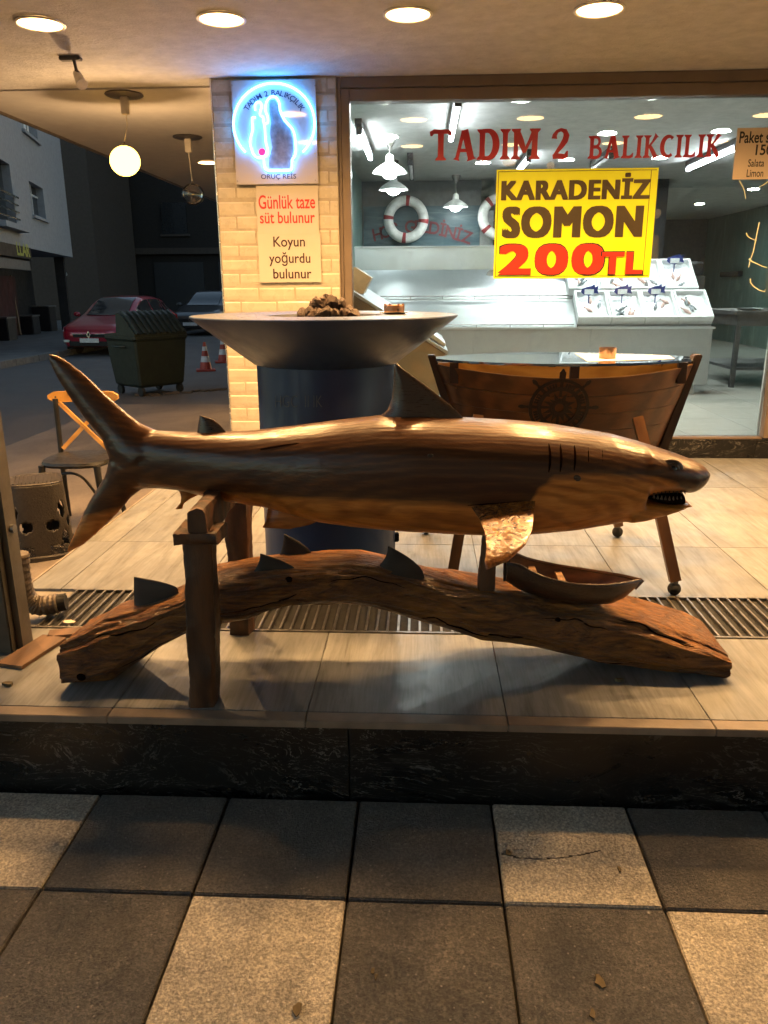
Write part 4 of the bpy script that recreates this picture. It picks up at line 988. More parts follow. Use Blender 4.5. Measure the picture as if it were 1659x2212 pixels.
fin('anal_fin', [((378, 1100), (394, 1099), .003, s_, s_), ((390, 1086), (397, 1088), .007, s_, s_), ((392, 1072), (410, 1078), .010, s_, s_), ((384, 1054), (440, 1064), .014, s_, s_)], M_SHARK, sh)
fin('pelvic_fin', [((567, 1139), (575, 1140), .003, s_-.05, s_-.05), ((575, 1124), (625, 1143), .008, s_-.05, s_-.05), ((577, 1108), (668, 1134), .012, s_-.04, s_-.04), ((580, 1092), (700, 1120), .018, s_-.03, s_-.03)], M_SHARK, sh)
py0 = SY-.150
fin('pectoral_fin', [((1050, 1229), (1057, 1229), .003, py0-.30, py0-.30), ((1047, 1212), (1098, 1212), .007, py0-.285, py0-.285), ((1051, 1180), (1135, 1178), .011, py0-.235, py0-.235), ((1047, 1148), (1150, 1144), .014, py0-.16, py0-.16), ((1036, 1122), (1153, 1112), .018, py0-.085, py0-.085), ((1018, 1096), (1156, 1082), .022, py0-.02, py0-.02), ((996, 1074), (1162, 1055), .028, py0+.05, py0+.05)], M_FINLIT, sh)
# far pectoral fin, mirrored to the other flank
yb_ = SY+.150
fin('pectoral_fin', [((1052, 1180), (1060, 1180), .003, yb_+.10, yb_+.10), ((1050, 1150), (1120, 1140), .012, yb_+.06, yb_+.06), ((1040, 1110), (1150, 1090), .02, yb_, yb_), ((1030, 1070), (1160, 1050), .026, yb_-.05, yb_-.05)], M_FIN, sh)

# ---- timber trestle carrying the tail
M_POST = wood('rough_timber', (.010, .004, .002), (.110, .044, .015), 'Z', 5, .55, .9, 0, 7)
tr = thing('timber_trestle', (-.66, 2.35, PF), 'dark rough timber trestle carrying the tail of the shark', 'trestle')
def roughen(mb, amp):
    for i, p in enumerate(mb.v): mb.v[i] = p+Vector((random.uniform(-amp, amp), random.uniform(-amp, amp), random.uniform(-amp, amp)*.3))
    return mb
def timber(a, b, w0, w1, d, name, parent, mat=M_POST, n=14, amp=.0035):
    a, b = Vector(a), Vector(b); R = []; n = n*3
    dirv = (b-a); u = Vector((1, 0, 0)) if abs(dirv.normalized().x) < .8 else Vector((0, 0, 1)); vv = dirv.normalized().cross(u).normalized()
    for i in range(n):
        t = i/(n-1); c = a+dirv*t; wd = w0+(w1-w0)*t
        q = []
        for su, sv in ((-1, -.8), (-.8, -1), (0, -1.03), (.8, -1), (1, -.8), (1.03, 0), (1, .8), (.8, 1), (0, 1.02), (-.8, 1), (-1, .8), (-1.03, 0)):
            q.append(c+u*(su*wd/2+amp*2.6*mnoise.noise(c*7+u*su*3+vv*sv*3)+random.uniform(-amp, amp)*.4)+vv*(sv*d/2+amp*2.6*mnoise.noise(c*9+u*su*3+vv*sv*3+Vector((5, 5, 5)))+random.uniform(-amp, amp)*.4))
        R.append(q)
    return MB().rings(R).build(name, mat, parent, smooth=50)
fz = at(430, 1170, Y=2.10).z; hz0 = at(430, 1150, Y=2.11).z; hz1 = at(430, 1080, Y=2.11).z
xl, xr = at(405, 1300, Y=2.10).x, at(465, 1300, Y=2.10).x; pw = xr-xl
xc = (at(405, 1530, Z=PF).x+at(466, 1530, Z=PF).x)/2
timber((xc, 2.145, PF), (at(434, 1175, Y=2.145).x, 2.145, fz), pw*.98, pw, .09, 'post', tr)
bx = at(523, 1365, Z=PF); tx = at(515, 1100, Y=2.60)
timber((bx.x, 2.66, PF), (tx.x, 2.62, hz1-.10), .075, .085, .085, 'post', tr)
cxm = at(431, 1115, Y=2.11).x; bxm = tx.x
zt = interp(BOT, 440); ztop = at(440, zt, Y=SY).z+.012
timber((cxm, 2.085, (hz0+ztop)/2), (bxm-.01, 2.68, (hz0+ztop)/2-.0), ztop-hz0, ztop-hz0, .095, 'cross_head', tr)
ca, cb = at(379, 1162, Y=2.10), at(472, 1162, Y=2.10)
timber((ca.x, 2.14, (fz+hz0)/2), (cb.x, 2.14, (fz+hz0)/2), .040, .040, .125, 'cap_board', tr, n=6)

# ---- driftwood log with carved fins
def log_wood():
    g = NG('driftwood'); v = g.vec((1, 5, 5), geo=True); big = g.noise(v, 3.2, 7, .65, 2.2); fine = g.noise(g.vec((2, 22, 22), geo=True), 5, 5, .65)
    st = g.noise(g.vec((1, 2, 2), geo=True), 3.1, 5, .6, 1)
    f = g.mix(.35, big, fine)
    c = g.ramp(f, [(.25, (.014, .004, .0015)), (.42, (.090, .030, .006)), (.56, (.28, .115, .022)), (.78, (.50, .25, .058))])
    c = g.mix(g.ramp(st, [(.5, 0.0), (.72, .7)]), c, (.07, .032, .016))
    g.bsdf(c, g.ramp(fine, [(.3, .26), (.7, .5)]), 0, g.mix(.5, big, fine), 1.0, .035, coat=.35, coat_r=.2, spec=.4); return g.m
M_LOG = log_wood()
LT = [(157, 1374), (176, 1366), (211, 1346), (246, 1322), (292, 1306), (340, 1288), (380, 1270), (405, 1258), (464, 1217), (538, 1201), (608, 1191), (706, 1186), (770, 1186), (830, 1197), (925, 1219), (1030, 1236), (1110, 1250), (1200, 1264), (1290, 1277), (1363, 1289), (1430, 1310), (1501, 1333), (1525, 1345), (1543, 1354)]
LB = [(157, 1474), (176, 1481), (211, 1485), (246, 1467), (299, 1432), (352, 1397), (405, 1371), (468, 1353), (538, 1340), (590, 1318), (643, 1306), (749, 1307), (837, 1324), (907, 1342), (977, 1361), (1030, 1384), (1086, 1391), (1145, 1396), (1216, 1412), (1286, 1430), (1392, 1442), (1455, 1452), (1508, 1462), (1536, 1454), (1543, 1440)]
def log_c(px): return 2.33+.17*max(0, min(1, (px-200)/1300))
def log_ring(px, n=80):
    yc = log_c(px); hd = .125+.02*math.sin(px*.013)+(.03 if px > 1100 else 0)*min(1, (px-1100)/300)
    T = at(px, interp(LT, px), Y=yc+hd*(-.45+1.0*max(0, min(1, (px-170)/260)))); B = at(px, interp(LB, px), Y=yc-hd*.55); X = (T.x+B.x)/2
    zb = max(B.z, PF+.0015); cz, hh = (T.z+zb)/2, max(.01, (T.z-zb)/2); R = []
    for k in range(n):
        a = 2*math.pi*k/n; c, s = math.cos(a), math.sin(a); p = 2.7+(1.6*max(0, min(1, (px-1250)/220)))+(1.6*max(0, min(1, (330-px)/150)))
        j = 1+.03*math.sin(5*a+px*.021)+.10*mnoise.noise(Vector((px*.006, c*2.6, s*2.6)))+.10*mnoise.noise(Vector((px*.009, c*6, s*6)))+.05*mnoise.noise(Vector((px*.02, c*15, s*15)))
        q = Vector((X, yc+hd*j*math.copysign(abs(c)**(2/p), c), cz+hh*min(1.03, j)*math.copysign(abs(s)**(2/p), s)))
        q.x += (q.y-yc)*.10*math.sin(px*.01); q.z = max(q.z, PF+.0015)
        R.append(q)
    return R
lg = thing('driftwood_log', (0, 2.4, PF), 'arched driftwood log with carved shark fins under the wooden shark', 'log')
lxs = [157, 163, 176, 195]+list(range(205, 1500, 6))+[1501, 1512, 1525, 1536, 1543]
MB().rings([log_ring(x) for x in lxs]).build('trunk', M_LOG, lg, smooth=60)
M_CRK = plain('split_dark', (.008, .004, .003), .95, spec=0.0)
for k0, k1, a_, b_, w_ in ((34, 37, 170, 395, .0035), (44, 41, 480, 700, .0035), (36, 33, 690, 905, .0030), (46, 44, 880, 1180, .0045), (33, 36, 1120, 1330, .0035), (30, 34, 1290, 1505, .0040), (50, 47, 1230, 1400, .003), (48, 50, 250, 400, .003)):
    P = []; n_ = 26
    for i in range(n_):
        t = i/(n_-1); px = a_+(b_-a_)*t; kk = k0+(k1-k0)*t+1.0*math.sin(px*.045)+.6*math.sin(px*.11+k0); r_ = log_ring(px); f_ = kk-math.floor(kk)
        q = r_[int(kk) % 80].lerp(r_[(int(kk)+1) % 80], f_); c_ = sum(r_, Vector())/80; P.append(q.lerp(c_, .012))
    MB().tube(P, [w_*math.sin(math.pi*(.03+.94*i/(n_-1))) for i in range(n_)], 5).build('crack', M_CRK, lg)
for px, k_, r0 in ((203, 43, .013), (640, 33, .010), (1180, 35, .012)):
    q = log_ring(px)[k_]; MB().ball(q+Vector((0, r0*.3, 0)), r0, 14, (1.2, .45, 1)).build('knot', M_CRK, lg, smooth=1)
M_GFIN = wood('grey_fin_wood', (.014, .011, .010), (.045, .036, .031), 'X', 5, .65, .25, 0, 5)
def lfin(tip, bl, br, y, sw=.5):
    """carved fin: curved leading edge on the right, hollow trailing edge on the left"""
    secs = []
    for k in range(7):
        t = k/6
        l = (tip[0]+(bl[0]-tip[0])*t**2.2, tip[1]+(bl[1]-tip[1])*t); r = (tip[0]+(br[0]-tip[0])*(1-(1-t)**1.7)+3*(1-t), tip[1]+(br[1]-tip[1])*t)
        secs.append((l, r, .002+.010*t**.7, y, y))
    l, r = secs[-1][0], secs[-1][1]; secs.append(((l[0]-2, l[1]+9), (r[0]+2, r[1]+9), .013, y, y))
    fin('carved_fin', secs, M_GFIN, lg, 14)
lfin((289, 1246), (290, 1312), (384, 1272), 2.33); lfin((562, 1196), (540, 1243), (643, 1237), 2.31)
lfin((613, 1154), (602, 1203), (674, 1200), 2.44); lfin((838, 1180), (809, 1230), (916, 1244), 2.36)
# peg between the log and the belly
p0, p1 = at(1051, 1258, Y=2.36), at(1051, 1140, Y=2.36)
timber((p0.x, 2.36, p0.z-.02), (p0.x+.005, 2.36, p1.z), .05, .04, .05, 'peg', lg, M_POST, 8, .002)

# ---- carved rowing boat on the log
M_BOATW = wood('dark_boat_wood', (.016, .007, .004), (.060, .025, .010), 'X', 6, .32, .3, .4, 7)
M_BOATIN = wood('boat_inside', (.06, .025, .010), (.26, .13, .05), 'X', 6, .4, .3, .2, 7)
bt = thing('carved_rowing_boat', (.6, 2.4, .5), 'small dark carved rowing boat resting on the right part of the log', 'model boat')
Rh, Ri = [], []
NEAR = [(1081, 1222), (1108, 1214), (1139, 1235), (1174, 1249), (1227, 1262), (1298, 1266), (1350, 1262), (1385, 1257)]
FAR = [(1110, 1202), (1122, 1204), (1150, 1214), (1210, 1225), (1280, 1235), (1350, 1246), (1385, 1256)]
KEEL = [(1081, 1232), (1090, 1258), (1122, 1280), (1174, 1300), (1262, 1314), (1322, 1310), (1350, 1296), (1371, 1275), (1385, 1259)]
yn, yf = 2.30, 2.50
for k in range(25):
    t = k/24; px = 1092+293*t
    w_ = math.sin(math.pi*min(1, (t*.86+.14)))**.75*.085+.003
    yc = 2.405; zr = at(px, interp(NEAR, px)*.55+interp(FAR, px)*.45, Y=yc).z+.004; zk = at(px, interp(KEEL, px), Y=yc-w_*.5).z
    X = at(px, 1240, Y=yc).x
    prof = [(-1, 1), (-.98, .72), (-.86, .42), (-.6, .17), (-.25, .03), (0, 0), (.25, .03), (.6, .17), (.86, .42), (.98, .72), (1, 1)]
    Rh.append([Vector((X, yc+a*w_, zk+(zr-zk)*b)) for a, b in prof])
    Ri.append([Vector((X, yc+a*max(.0005, w_-.010), zk+.014+(zr-zk-.012)*b)) for a, b in prof])
mb = MB(); mb.rings(Rh, caps=False, close=False)
mb.add(Rh[0]+Rh[0][:0], [tuple(range(11))]); mb.build('hull', M_BOATW, bt, smooth=60)
mb = MB(); mb.rings(Ri[1:-1], caps=False, close=False); mb.build('inner_planking', M_BOATIN, bt, smooth=60)
for side in (0, 10):
    P = [(Rh[i][side]+Ri[i][side])/2 for i in range(0, 25, 2)]; MB().tube(P, .0065, 6).build('gunwale', M_BOATW, bt, smooth=1)
for k in (5, 10):
    a, b = Ri[k][1], Ri[k][9]; MB().beam(a, b, .022, .006).build('thwart', M_BOATIN, bt)
a = Rh[24][5]; MB().tube([Rh[23][5], (Rh[24][0]+Rh[24][10])/2+Vector((.006, 0, .004))], .008, 6).build('stem', M_BOATW, bt)
MB().beam((Rh[0][5]+Rh[0][0])/2*0+Rh[0][5]+Vector((0, 0, -.002)), (Rh[0][0]+Rh[0][10])/2+Vector((-.002, 0, .012)), .012, .014).build('stern_post', M_BOATW, bt)

# ================================================================== BARREL TABLE
BC = at(698, 682, Y=3.4); BX, BY = BC.x+.008, 3.40
def paint(name, col, rough):
    g = NG(name); v = g.vec(rnd=True); n = g.noise(v, 3, 6, .65); s = g.noise(g.vec((6, 6, .6)), 3, 5, .6)
    c = g.mix(g.ramp(n, [(.4, 0.0), (.75, .5)]), col, tuple(x*1.7+.004 for x in col)); g.bsdf(c, g.ramp(s, [(.3, rough-.06), (.7, rough+.14)]), 0, n, .06, .01, spec=.4, coat=.0); return g.m
M_NAVYP = paint('navy_paint', (.009, .027, .085), .36)
M_TOPP = paint('table_paint', (.055, .060, .072), .30)
brl = thing('barrel_table', (BX, BY, PF), 'dark navy oil-drum table with a wide conical top', 'table')
zc0, zc1 = 1.222, 1.424; RD = .297; RT = .563
prof = [(RD-.01, PF+.03), (RD, PF+.035), (RD+.006, PF+.05), (RD, PF+.065)]
for zr in (.62, .92): prof += [(RD, zr-.02), (RD+.007, zr), (RD, zr+.02)]
prof += [(RD, zc0-.004), (RD-.001, zc0)]
MB().lathe([(.0005, PF+.03)]+prof, (BX, BY, 0), 64).build('drum', M_NAVYP, brl, smooth=35)
MB().lathe([(RD-.004, zc0+.0), (RD+.012, zc0+.004), (RT-.004, zc1-.010), (RT, zc1-.004), (RT-.002, zc1), (RT-.01, zc1)], (BX, BY, 0), 96).build('cone', paint('bowl_paint', (.020, .044, .105), .34), brl, smooth=35)
MB().lathe([(RT-.0105, zc1-.0002), (.27, zc1+.0005), (.255, zc1-.004), (.24, zc1-.05), (.0005, zc1-.06)], (BX, BY, 0), 96).build('table_top', M_TOPP, brl, smooth=35)
for k in range(4):
    a = .3+k*math.pi/2; c = Vector((BX+.24*math.cos(a), BY+.24*math.sin(a), PF)); MB().cyl(c+Vector((-.01, 0, .016)), c+Vector((.01, 0, .016)), .015, n=12).build('caster', M_BLACK, brl)
MB().span((BX+RD-.01, BY-.03, PF+.12), (BX+RD+.018, BY+.0, PF+.16)).build('clamp', M_BLACK, brl, bevel=.004)
# chalk scrawl on the drum, wrapped round it
M_CHALK = plain('chalk', (.10, .115, .14), .8)
vs, fs = text_raw('HGC  II IK', -.012)
ax, bx_ = min(v.x for v in vs), max(v.x for v in vs)
mb = MB(); o = []
for v in vs:
    px = 594+(v.x-ax)/(bx_-ax)*102; py = 880-v.y*38; p = at(px, py, Y=BY-RD*.85); dx = p.x-BX; y = BY-math.sqrt(max(0, (RD+.0035)**2-dx*dx)); p = at(px, py, Y=y); o.append(p)
mb.add(o, fs).build('chalk_marks', M_CHALK, brl)
# dark stones heaped in the bowl
M_STONE = plain('charred_stone', (.042, .024, .017), .75, var=.5, nscale=18, bstr=.7, bscale=40)
cm = []
for s in range(5):
    b = MB(); n = 8; rr = .030
    bm = bmesh.new(); bmesh.ops.create_icosphere(bm, subdivisions=2, radius=rr)
    ph = [random.uniform(0, 6) for _ in range(6)]
    for v in bm.verts:
        d = v.co.normalized(); k = 1+.22*math.sin(3*d.x+ph[0])+.2*math.sin(4*d.y+ph[1])+.15*math.sin(5*d.z+ph[2]); v.co = d*rr*k; v.co.x *= 1.25; v.co.z *= .85
    me = bpy.data.meshes.new('charred_stone'); bm.to_mesh(me); bm.free(); me.materials.append(M_STONE); cm.append(me)
hx, hy = BX+.012, BY
for i in range(90):
    if i < 50: a = random.uniform(0, 6.28); r = .20*math.sqrt(random.random()); z = zc1-.03
    elif i < 78: a = random.uniform(0, 6.28); r = .125*math.sqrt(random.random()); z = zc1+.012
    else: a = random.uniform(0, 6.28); r = .06*math.sqrt(random.random()); z = zc1+.045
    z -= r*.10
    o = put('charred_stone', cm[i % 5], (hx+r*math.cos(a)*1.02, hy+r*math.sin(a)*.9, z+random.uniform(-.005, .006)), None)
    o.rotation_euler = [random.uniform(0, 6.28) for _ in range(3)]; s = random.uniform(.55, .95); o.scale = (s, s, s)
    tag(o, 'charred brown stone in the heap on the barrel table', 'stone', 'stones heaped on the barrel table')
# copper ashtray on a saucer
M_COPP = plain('copper', (.30, .17, .11), .3, .9, var=.2)
ac = at(851, 668, Y=BY); ac = Vector((ac.x, BY+.02, zc1+.001))
ah = thing('ashtray', ac, 'small copper bowl with a scalloped rim on the barrel table', 'ashtray')
MB().lathe([(.0005, .003), (.04, .003), (.062, .006), (.066, .009), (.04, .0)], ac, 28).build('saucer', M_SS, ah, smooth=1)
MB().lathe([(.034, .004), (.043, .006), (.045, .034), (.043, .037), (.040, .034), (.036, .010), (.0005, .009)], ac, 28).build('bowl', M_COPP, ah, smooth=1)
for k in range(4):
    a = .5+k*math.pi/2; MB().cyl(ac+Vector((.042*math.cos(a), .042*math.sin(a), .036)), ac+Vector((.042*math.cos(a), .042*math.sin(a), .043)), .006, .004, 8).build('rim_notch', M_COPP, ah)

# ================================================================== BOAT TABLE
QY = 3.47
M_HULL = wood('orange_planks', (.060, .020, .005), (.190, .072, .018), 'X', 4, .42, .3, .2, 10)
M_STEM = wood('dark_stem', (.018, .009, .006), (.045, .022, .012), 'Z', 4, .5, .3, 0, 8)
M_INW = wood('orange_inside', (.32, .13, .030), (.52, .25, .070), 'X', 4, .4, .2, .2, 9)
bo = thing('boat_table', (.6, QY, PF), 'wooden boat made into a glass-topped table on caster legs', 'boat table')
XL, XR = at(934, 775, Y=QY).x, at(1502, 775, Y=QY).x; XLb, XRb = at(1010, 955, Y=QY).x, at(1418, 955, Y=QY).x
Lx = XR-XL; zG = 1.215; zK = .80
def bsec(t, v):
    """v: 0 keel .. 1 gunwale; t: 0 left stem .. 1 right stem"""
    x = (XLb+(XRb-XLb)*t)*(1-v)+(XL+(XR-XL)*t)*v
    w_ = .30*math.sin(math.pi*t)**.62*(.42+.58*v**.75)
    z = zK+(zG-zK)*v - v*.035*math.sin(math.pi*t)
    return x, w_, z
for side in (-1, 1):
    np = 5
    for s in range(np):                      # five strakes a side, each a plank
        R = []
        for i in range(29):
            t = i/28; q = []
            for v, off in ((s/np+.002, 0), ((s+1)/np-.002, 0), ((s+1)/np-.002, -.014), (s/np+.002, -.014)):
                x, w_, z = bsec(t, v); q.append((x, QY+side*max(.002, w_+off+.002*(s % 2)), z))
            R.append(q)
        MB().rings(R).build('plank', M_HULL, bo, smooth=30)
MB().span((XLb+.02, QY-.126, zK-.012), (XRb-.02, QY+.126, zK-.001)).build('bottom_board', M_HULL, bo)
# inner lining, seen orange below the glass, and frames
for side in (-1, 1):
    R = []
    for i in range(27):
        t = .02+.96*i/26; q = []
        for v, off in ((.70, -.018), (1.0, -.018), (1.0, -.026), (.70, -.026)):
            x, w_, z = bsec(t, v); q.append((x, QY+side*max(.001, w_+off), z))
        R.append(q)
    MB().rings(R).build('inner_strake', M_INW, bo, smooth=30)
for t in (0.0, 1.0):
    a = Vector(((XLb if t == 0 else XRb), QY, zK-.02)); b = Vector(((XL if t == 0 else XR), QY, zG+.035)); sg_ = -1 if t == 0 else 1
    mb = MB(); mb.prism([(a.x-sg_*.014, a.z), (a.x+sg_*.030, a.z), (b.x+sg_*.022, b.z), (b.x-sg_*.012, b.z)], QY-.03, QY+.03, 'Y'); mb.build('stem_post', M_STEM, bo, bevel=.004)
# blocks and glass
M_GTOP = glassmat('table_glass', (.80, .88, .87), .45)
rim = []
for i in range(41): t = .012+.976*i/40; rim.append((XL+(XR-XL)*t, .292*math.sin(math.pi*t)**.62))
poly = [(x, QY-w_) for x, w_ in rim]+[(x, QY+w_) for x, w_ in reversed(rim)]
MB().prism(poly, zG+.012, zG+.022, 'Z').build('glass_top', M_GTOP, bo)
for t in (.08, .92, .5):
    for side in (-1, 1):
        x = XL+(XR-XL)*t; w_ = .28*math.sin(math.pi*t)**.62; MB().span((x-.018, QY+side*w_-.01, zG-.075), (x+.018, QY+side*w_+.01, zG+.0115)).build('glass_block', M_STEM, bo)
MB().span((XL+.1, QY-.10, zG-.10), (XR-.1, QY+.10, zG-.09)).build('inner_shelf', M_INW, bo)
# brass-free black ship's wheel with a compass rose on the side
wc = at(1207, 880, Y=QY-.25); wy = QY-.262-.012
M_WHEEL = plain('black_cutout', (.010, .008, .007), .5)
ww = MB(); 
def disc_ring(mb, r0, r1, y0, y1, n=40):
    mb.rings([[(wc.x+r*math.cos(2*math.pi*k/n), y, wc.z+r*math.sin(2*math.pi*k/n)) for k in range(n)] for r, y in ((r0, y0), (r1, y0), (r1, y1), (r0, y1), (r0, y0))], caps=False)
tilt = .0
def hull_y(x, z):
    v = max(.02, min(1, (z-zK)/(zG-zK))); xl_, xr_ = XLb*(1-v)+XL*v, XRb*(1-v)+XR*v; t_ = max(.02, min(.98, (x-xl_)/(xr_-xl_)))
    return QY-.30*math.sin(math.pi*t_)**.62*(.42+.58*v**.75)
def fit_hull(mb):
    for i_, p_ in enumerate(mb.v): mb.v[i_] = Vector((p_.x, p_.y-wy+hull_y(p_.x, p_.z)-.009, p_.z))
    return mb
def mk(fn, nm):
    mb = MB(); fn(mb); return fit_hull(mb).build(nm, M_WHEEL, wheel)
wheel = MB(); disc_ring(wheel, .072, .088, wy-.006, wy+.004); wheel = fit_hull(wheel).build('ship_wheel', M_WHEEL, bo)
mk(lambda b: disc_ring(b, .108, .121, wy-.0055, wy+.0035), 'outer_rim'); mk(lambda b: disc_ring(b, .018, .030, wy-.007, wy+.003), 'hub')
for k in range(8):
    a = k*math.pi/4+math.pi/2
    def sp(b, a=a):
        d = Vector((math.cos(a), 0, math.sin(a))); q = Vector((-d.z, 0, d.x)); c = Vector((wc.x, wy-.002, wc.z))
        for r0, r1, h0, h1 in ((.028, .11, .005, .007), (.118, .128, .006, .006), (.128, .150, .004, .009), (.150, .162, .009, .003)):
            vs = [c+d*r0+q*h0, c+d*r0-q*h0, c+d*r1-q*h1, c+d*r1+q*h1]; vs2 = [v+Vector((0, .005, 0)) for v in vs]
            b.add(vs+vs2, [(0, 1, 2, 3), (7, 6, 5, 4), (0, 1, 5, 4), (1, 2, 6, 5), (2, 3, 7, 6), (3, 0, 4, 7)])
    mk(sp, 'spoke')
    a2 = a+math.pi/8
    def pt(b, a=a2):
        d = Vector((math.cos(a), 0, math.sin(a))); q = Vector((-d.z, 0, d.x)); c = Vector((wc.x, wy-.0035, wc.z))
        vs = [c+d*.032+q*.010, c+d*.068, c+d*.032-q*.010, c+d*.028]; vs2 = [v+Vector((0, .004, 0)) for v in vs]
        b.add(vs+vs2, [(0, 1, 2, 3), (7, 6, 5, 4), (0, 1, 5, 4), (1, 2, 6, 5), (2, 3, 7, 6), (3, 0, 4, 7)])
        for rr in (.092, .100):
            for da in (-.16, -.05, .07, .18):
                cc = c+Vector((math.cos(a+da), 0, math.sin(a+da)))*rr; b.cyl(cc, cc+Vector((0, .004, 0)), .0052, n=6)
    mk(pt, 'rose_point')
fit_hull(MB().span((wc.x-.012, wy-.004, wc.z+.15), (wc.x+.012, wy+.004, zG-.05))).build('hanger', M_STEM, bo)
# legs
M_LEG = wood('brown_leg', (.075, .030, .010), (.19, .085, .028), 'Z', 4, .42, .25, .2, 8)
legs = [((1375, 900), (1447, 1262), (1455, 1285), -1), ((1360, 905), (1333, 1142), (1333, 1160), 1), ((1033, 895), (985, 1240), (978, 1260), -1), ((1000, 900), (920, 1138), (920, 1153), 1)]
for (tx_, ty_), (ex, ey_), (fx_, fy_), side in legs:
    ft = at(fx_, fy_, Z=PF); t0 = at(tx_, ty_, Y=QY+side*.24)
    if side > 0: t0 = Vector((ft.x+(-.10 if ft.x > .5 else .10)*1.0, QY+.24, .98))
    b_ = Vector((ft.x, ft.y, PF+.062)); out = Vector((0, side*.012, 0))
    mid = t0.lerp(b_, .25)+Vector((0, side*.02, 0))
    mb = MB(); mb.beam(t0+out, mid+out, .042, .030, up=(0, 1, 0)); mb.beam(mid+out, b_, .044, .032, up=(0, 1, 0))
    lo = mb.build('leg', M_LEG, bo)
    MB().ball((ft.x, ft.y, PF+.028), .0275, 14).build('caster', M_BLACK, lo, smooth=1)
    MB().cyl((ft.x, ft.y, PF+.045), (ft.x, ft.y, PF+.066), .014, n=10).build('socket', M_GALV, lo)
# small glass tumbler-like ashtray and a printed sheet on the boat table
tc_ = Vector((at(1311, 782, Y=QY-.06).x, QY-.06, zG+.0235))
t = thing('glass_ashtray', tc_, 'short copper coloured glass standing on the boat table', 'glass')
MB().lathe([(.0005, .001), (.033, .001), (.035, .004), (.036, .046), (.033, .046), (.031, .010), (.0005, .009)], tc_, 28).build('cup', M_COPP, t, smooth=1)
p = [Vector((XL+Lx*u, QY+v, zG+.0235)) for u, v in ((.56, -.20), (.90, -.08), (.92, .08), (.58, .21))]
t = tag(MB().prism([(a.x, a.y) for a in p], zG+.0226, zG+.0236, 'Z').build('printed_sheet', plain('white_print', (.72, .76, .77), .35, var=.12, nscale=26)), 'white printed sheet lying on the glass of the boat table', 'paper')

# ================================================================== LEFT SIDE: POST, PIPE, STOOL, CHAIR
M_POSTM = plain('grey_post_paint', (.060, .054, .046), .5, .3, var=.2)
pb = at(22, 1412, Z=PF)
po = thing('square_post', (pb.x-.06, pb.y, PF), 'dark grey square post at the left edge of the porch', 'post')
MB().span((pb.x-.13, pb.y-.005, PF+.001), (pb.x+.012, pb.y+.12, CZ-.001)).build('shaft', M_POSTM, po, bevel=.004)
MB().span((pb.x+.0125, pb.y+.03, PF+.001), (pb.x+.034, pb.y+.10, CZ-.001)).build('cover_strip', plain('post_strip', (.105, .092, .075), .45, .3), po)
c = Vector((pb.x+.036, pb.y+.06, 0)); z_ = at(45, 1142, Y=c.y).z
MB().cyl((c.x-.002, c.y, z_), (c.x+.012, c.y, z_), .015, n=12).build('hook_plate', M_GALV, po)
M_PIPE = plain('brown_plastic', (.105, .080, .058), .5)
dp = thing('drain_hose', (pb.x+.06, 2.75, PF), 'brown corrugated pipe elbow coming out beside the grey post', 'pipe')
P0 = [at(40, 1195, Y=2.72), at(44, 1250, Y=2.72), at(56, 1290, Y=2.74), at(82, 1308, Y=2.76), at(126, 1304, Y=2.78)]
P0[-1].z = max(P0[-1].z, PF+.05); P0[-2].z = max(P0[-2].z, PF+.045)
P = smooth_path(P0, 8); MB().tube(P, [.036+(.0045 if i % 2 else 0) for i in range(len(P))], 16).build('corrugated_pipe', M_PIPE, dp, smooth=20)
a = P[-1]; d = (P[-1]-P[-2]).normalized(); MB().cyl(a, a+d*.03, .034, n=16).build('pipe_mouth', M_BLACK, dp)
# loose boards on the floor behind and in front of the post
M_BOARD = wood('loose_board', (.06, .030, .014), (.17, .09, .045), 'Y', 4, .6, .5, 0, 7)
for tag_, (ca_, cb_, wd) in (('flat brown board lying on the porch beside the grey post', ((118, 1378), (20, 1440), .10)), ('pale thin board beside the drain grate near the post', ((175, 1365), (105, 1372), .06))):
    A, B = at(*ca_, Z=PF+.006), at(*cb_, Z=PF+.006); t = tag(MB().beam(Vector((A.x, A.y, PF+.008)), Vector((B.x, B.y, PF+.008)), wd, .012).build('loose_board', M_BOARD), tag_, 'board', 'loose boards on the porch')

# ---- woven plastic stool
M_RATT = plain('brown_weave', (.020, .015, .011), .5, var=.35, nscale=60, bstr=.9, bscale=120)
sc0 = at(92, 1192, Z=.17); sx, sy_ = sc0.x, 3.92; sz = apz(sx, sy_)+.003
st = thing('plastic_stool', (sx, sy_, sz), 'brown woven-pattern plastic stool with flower cut-outs', 'stool')
def rsq(u, hw, z, p=3.4):
    a = 2*math.pi*u; c, s = math.cos(a), math.sin(a); k = (abs(c)**p+abs(s)**p)**(-1/p); return Vector((hw*k*c, hw*k*s, z))
NU, NV, HT = 168, 50, .40
vs = []; fs = []
for j in range(NV+1):
    v = j/NV; hw = .155-.022*v
    for i in range(NU):
        q = rsq(i/NU, hw, HT*v); q = Matrix.Rotation(.42, 3, 'Z') @ q; vs.append((sx+q.x, sy_+q.y, sz+q.z))
def hole(u, v):
    f = (u*4) % 1.0-.5; z = (v-.46)
    for k in range(4):
        a = k*math.pi/2; cx, cz = .23*math.cos(a), .20*math.sin(a); du, dz = f-cx, z-cz
        al = du*math.cos(a)+dz*math.sin(a)*1.15; pe = -du*math.sin(a)+dz*math.cos(a)*1.15
        if (al/.135)**2+(pe/.085)**2 < 1: return True
    return False
for j in range(NV):
    for i in range(NU):
        u, v = (i+.5)/NU, (j+.5)/NV
        if hole(u, v): continue
        if .06 < v < .20 and (i+j) % 2 == 0 and abs(((u*4) % 1)-.5) < .33: continue
        a = j*NU+i; b = j*NU+(i+1) % NU; fs.append((a, b, b+NU, a+NU))
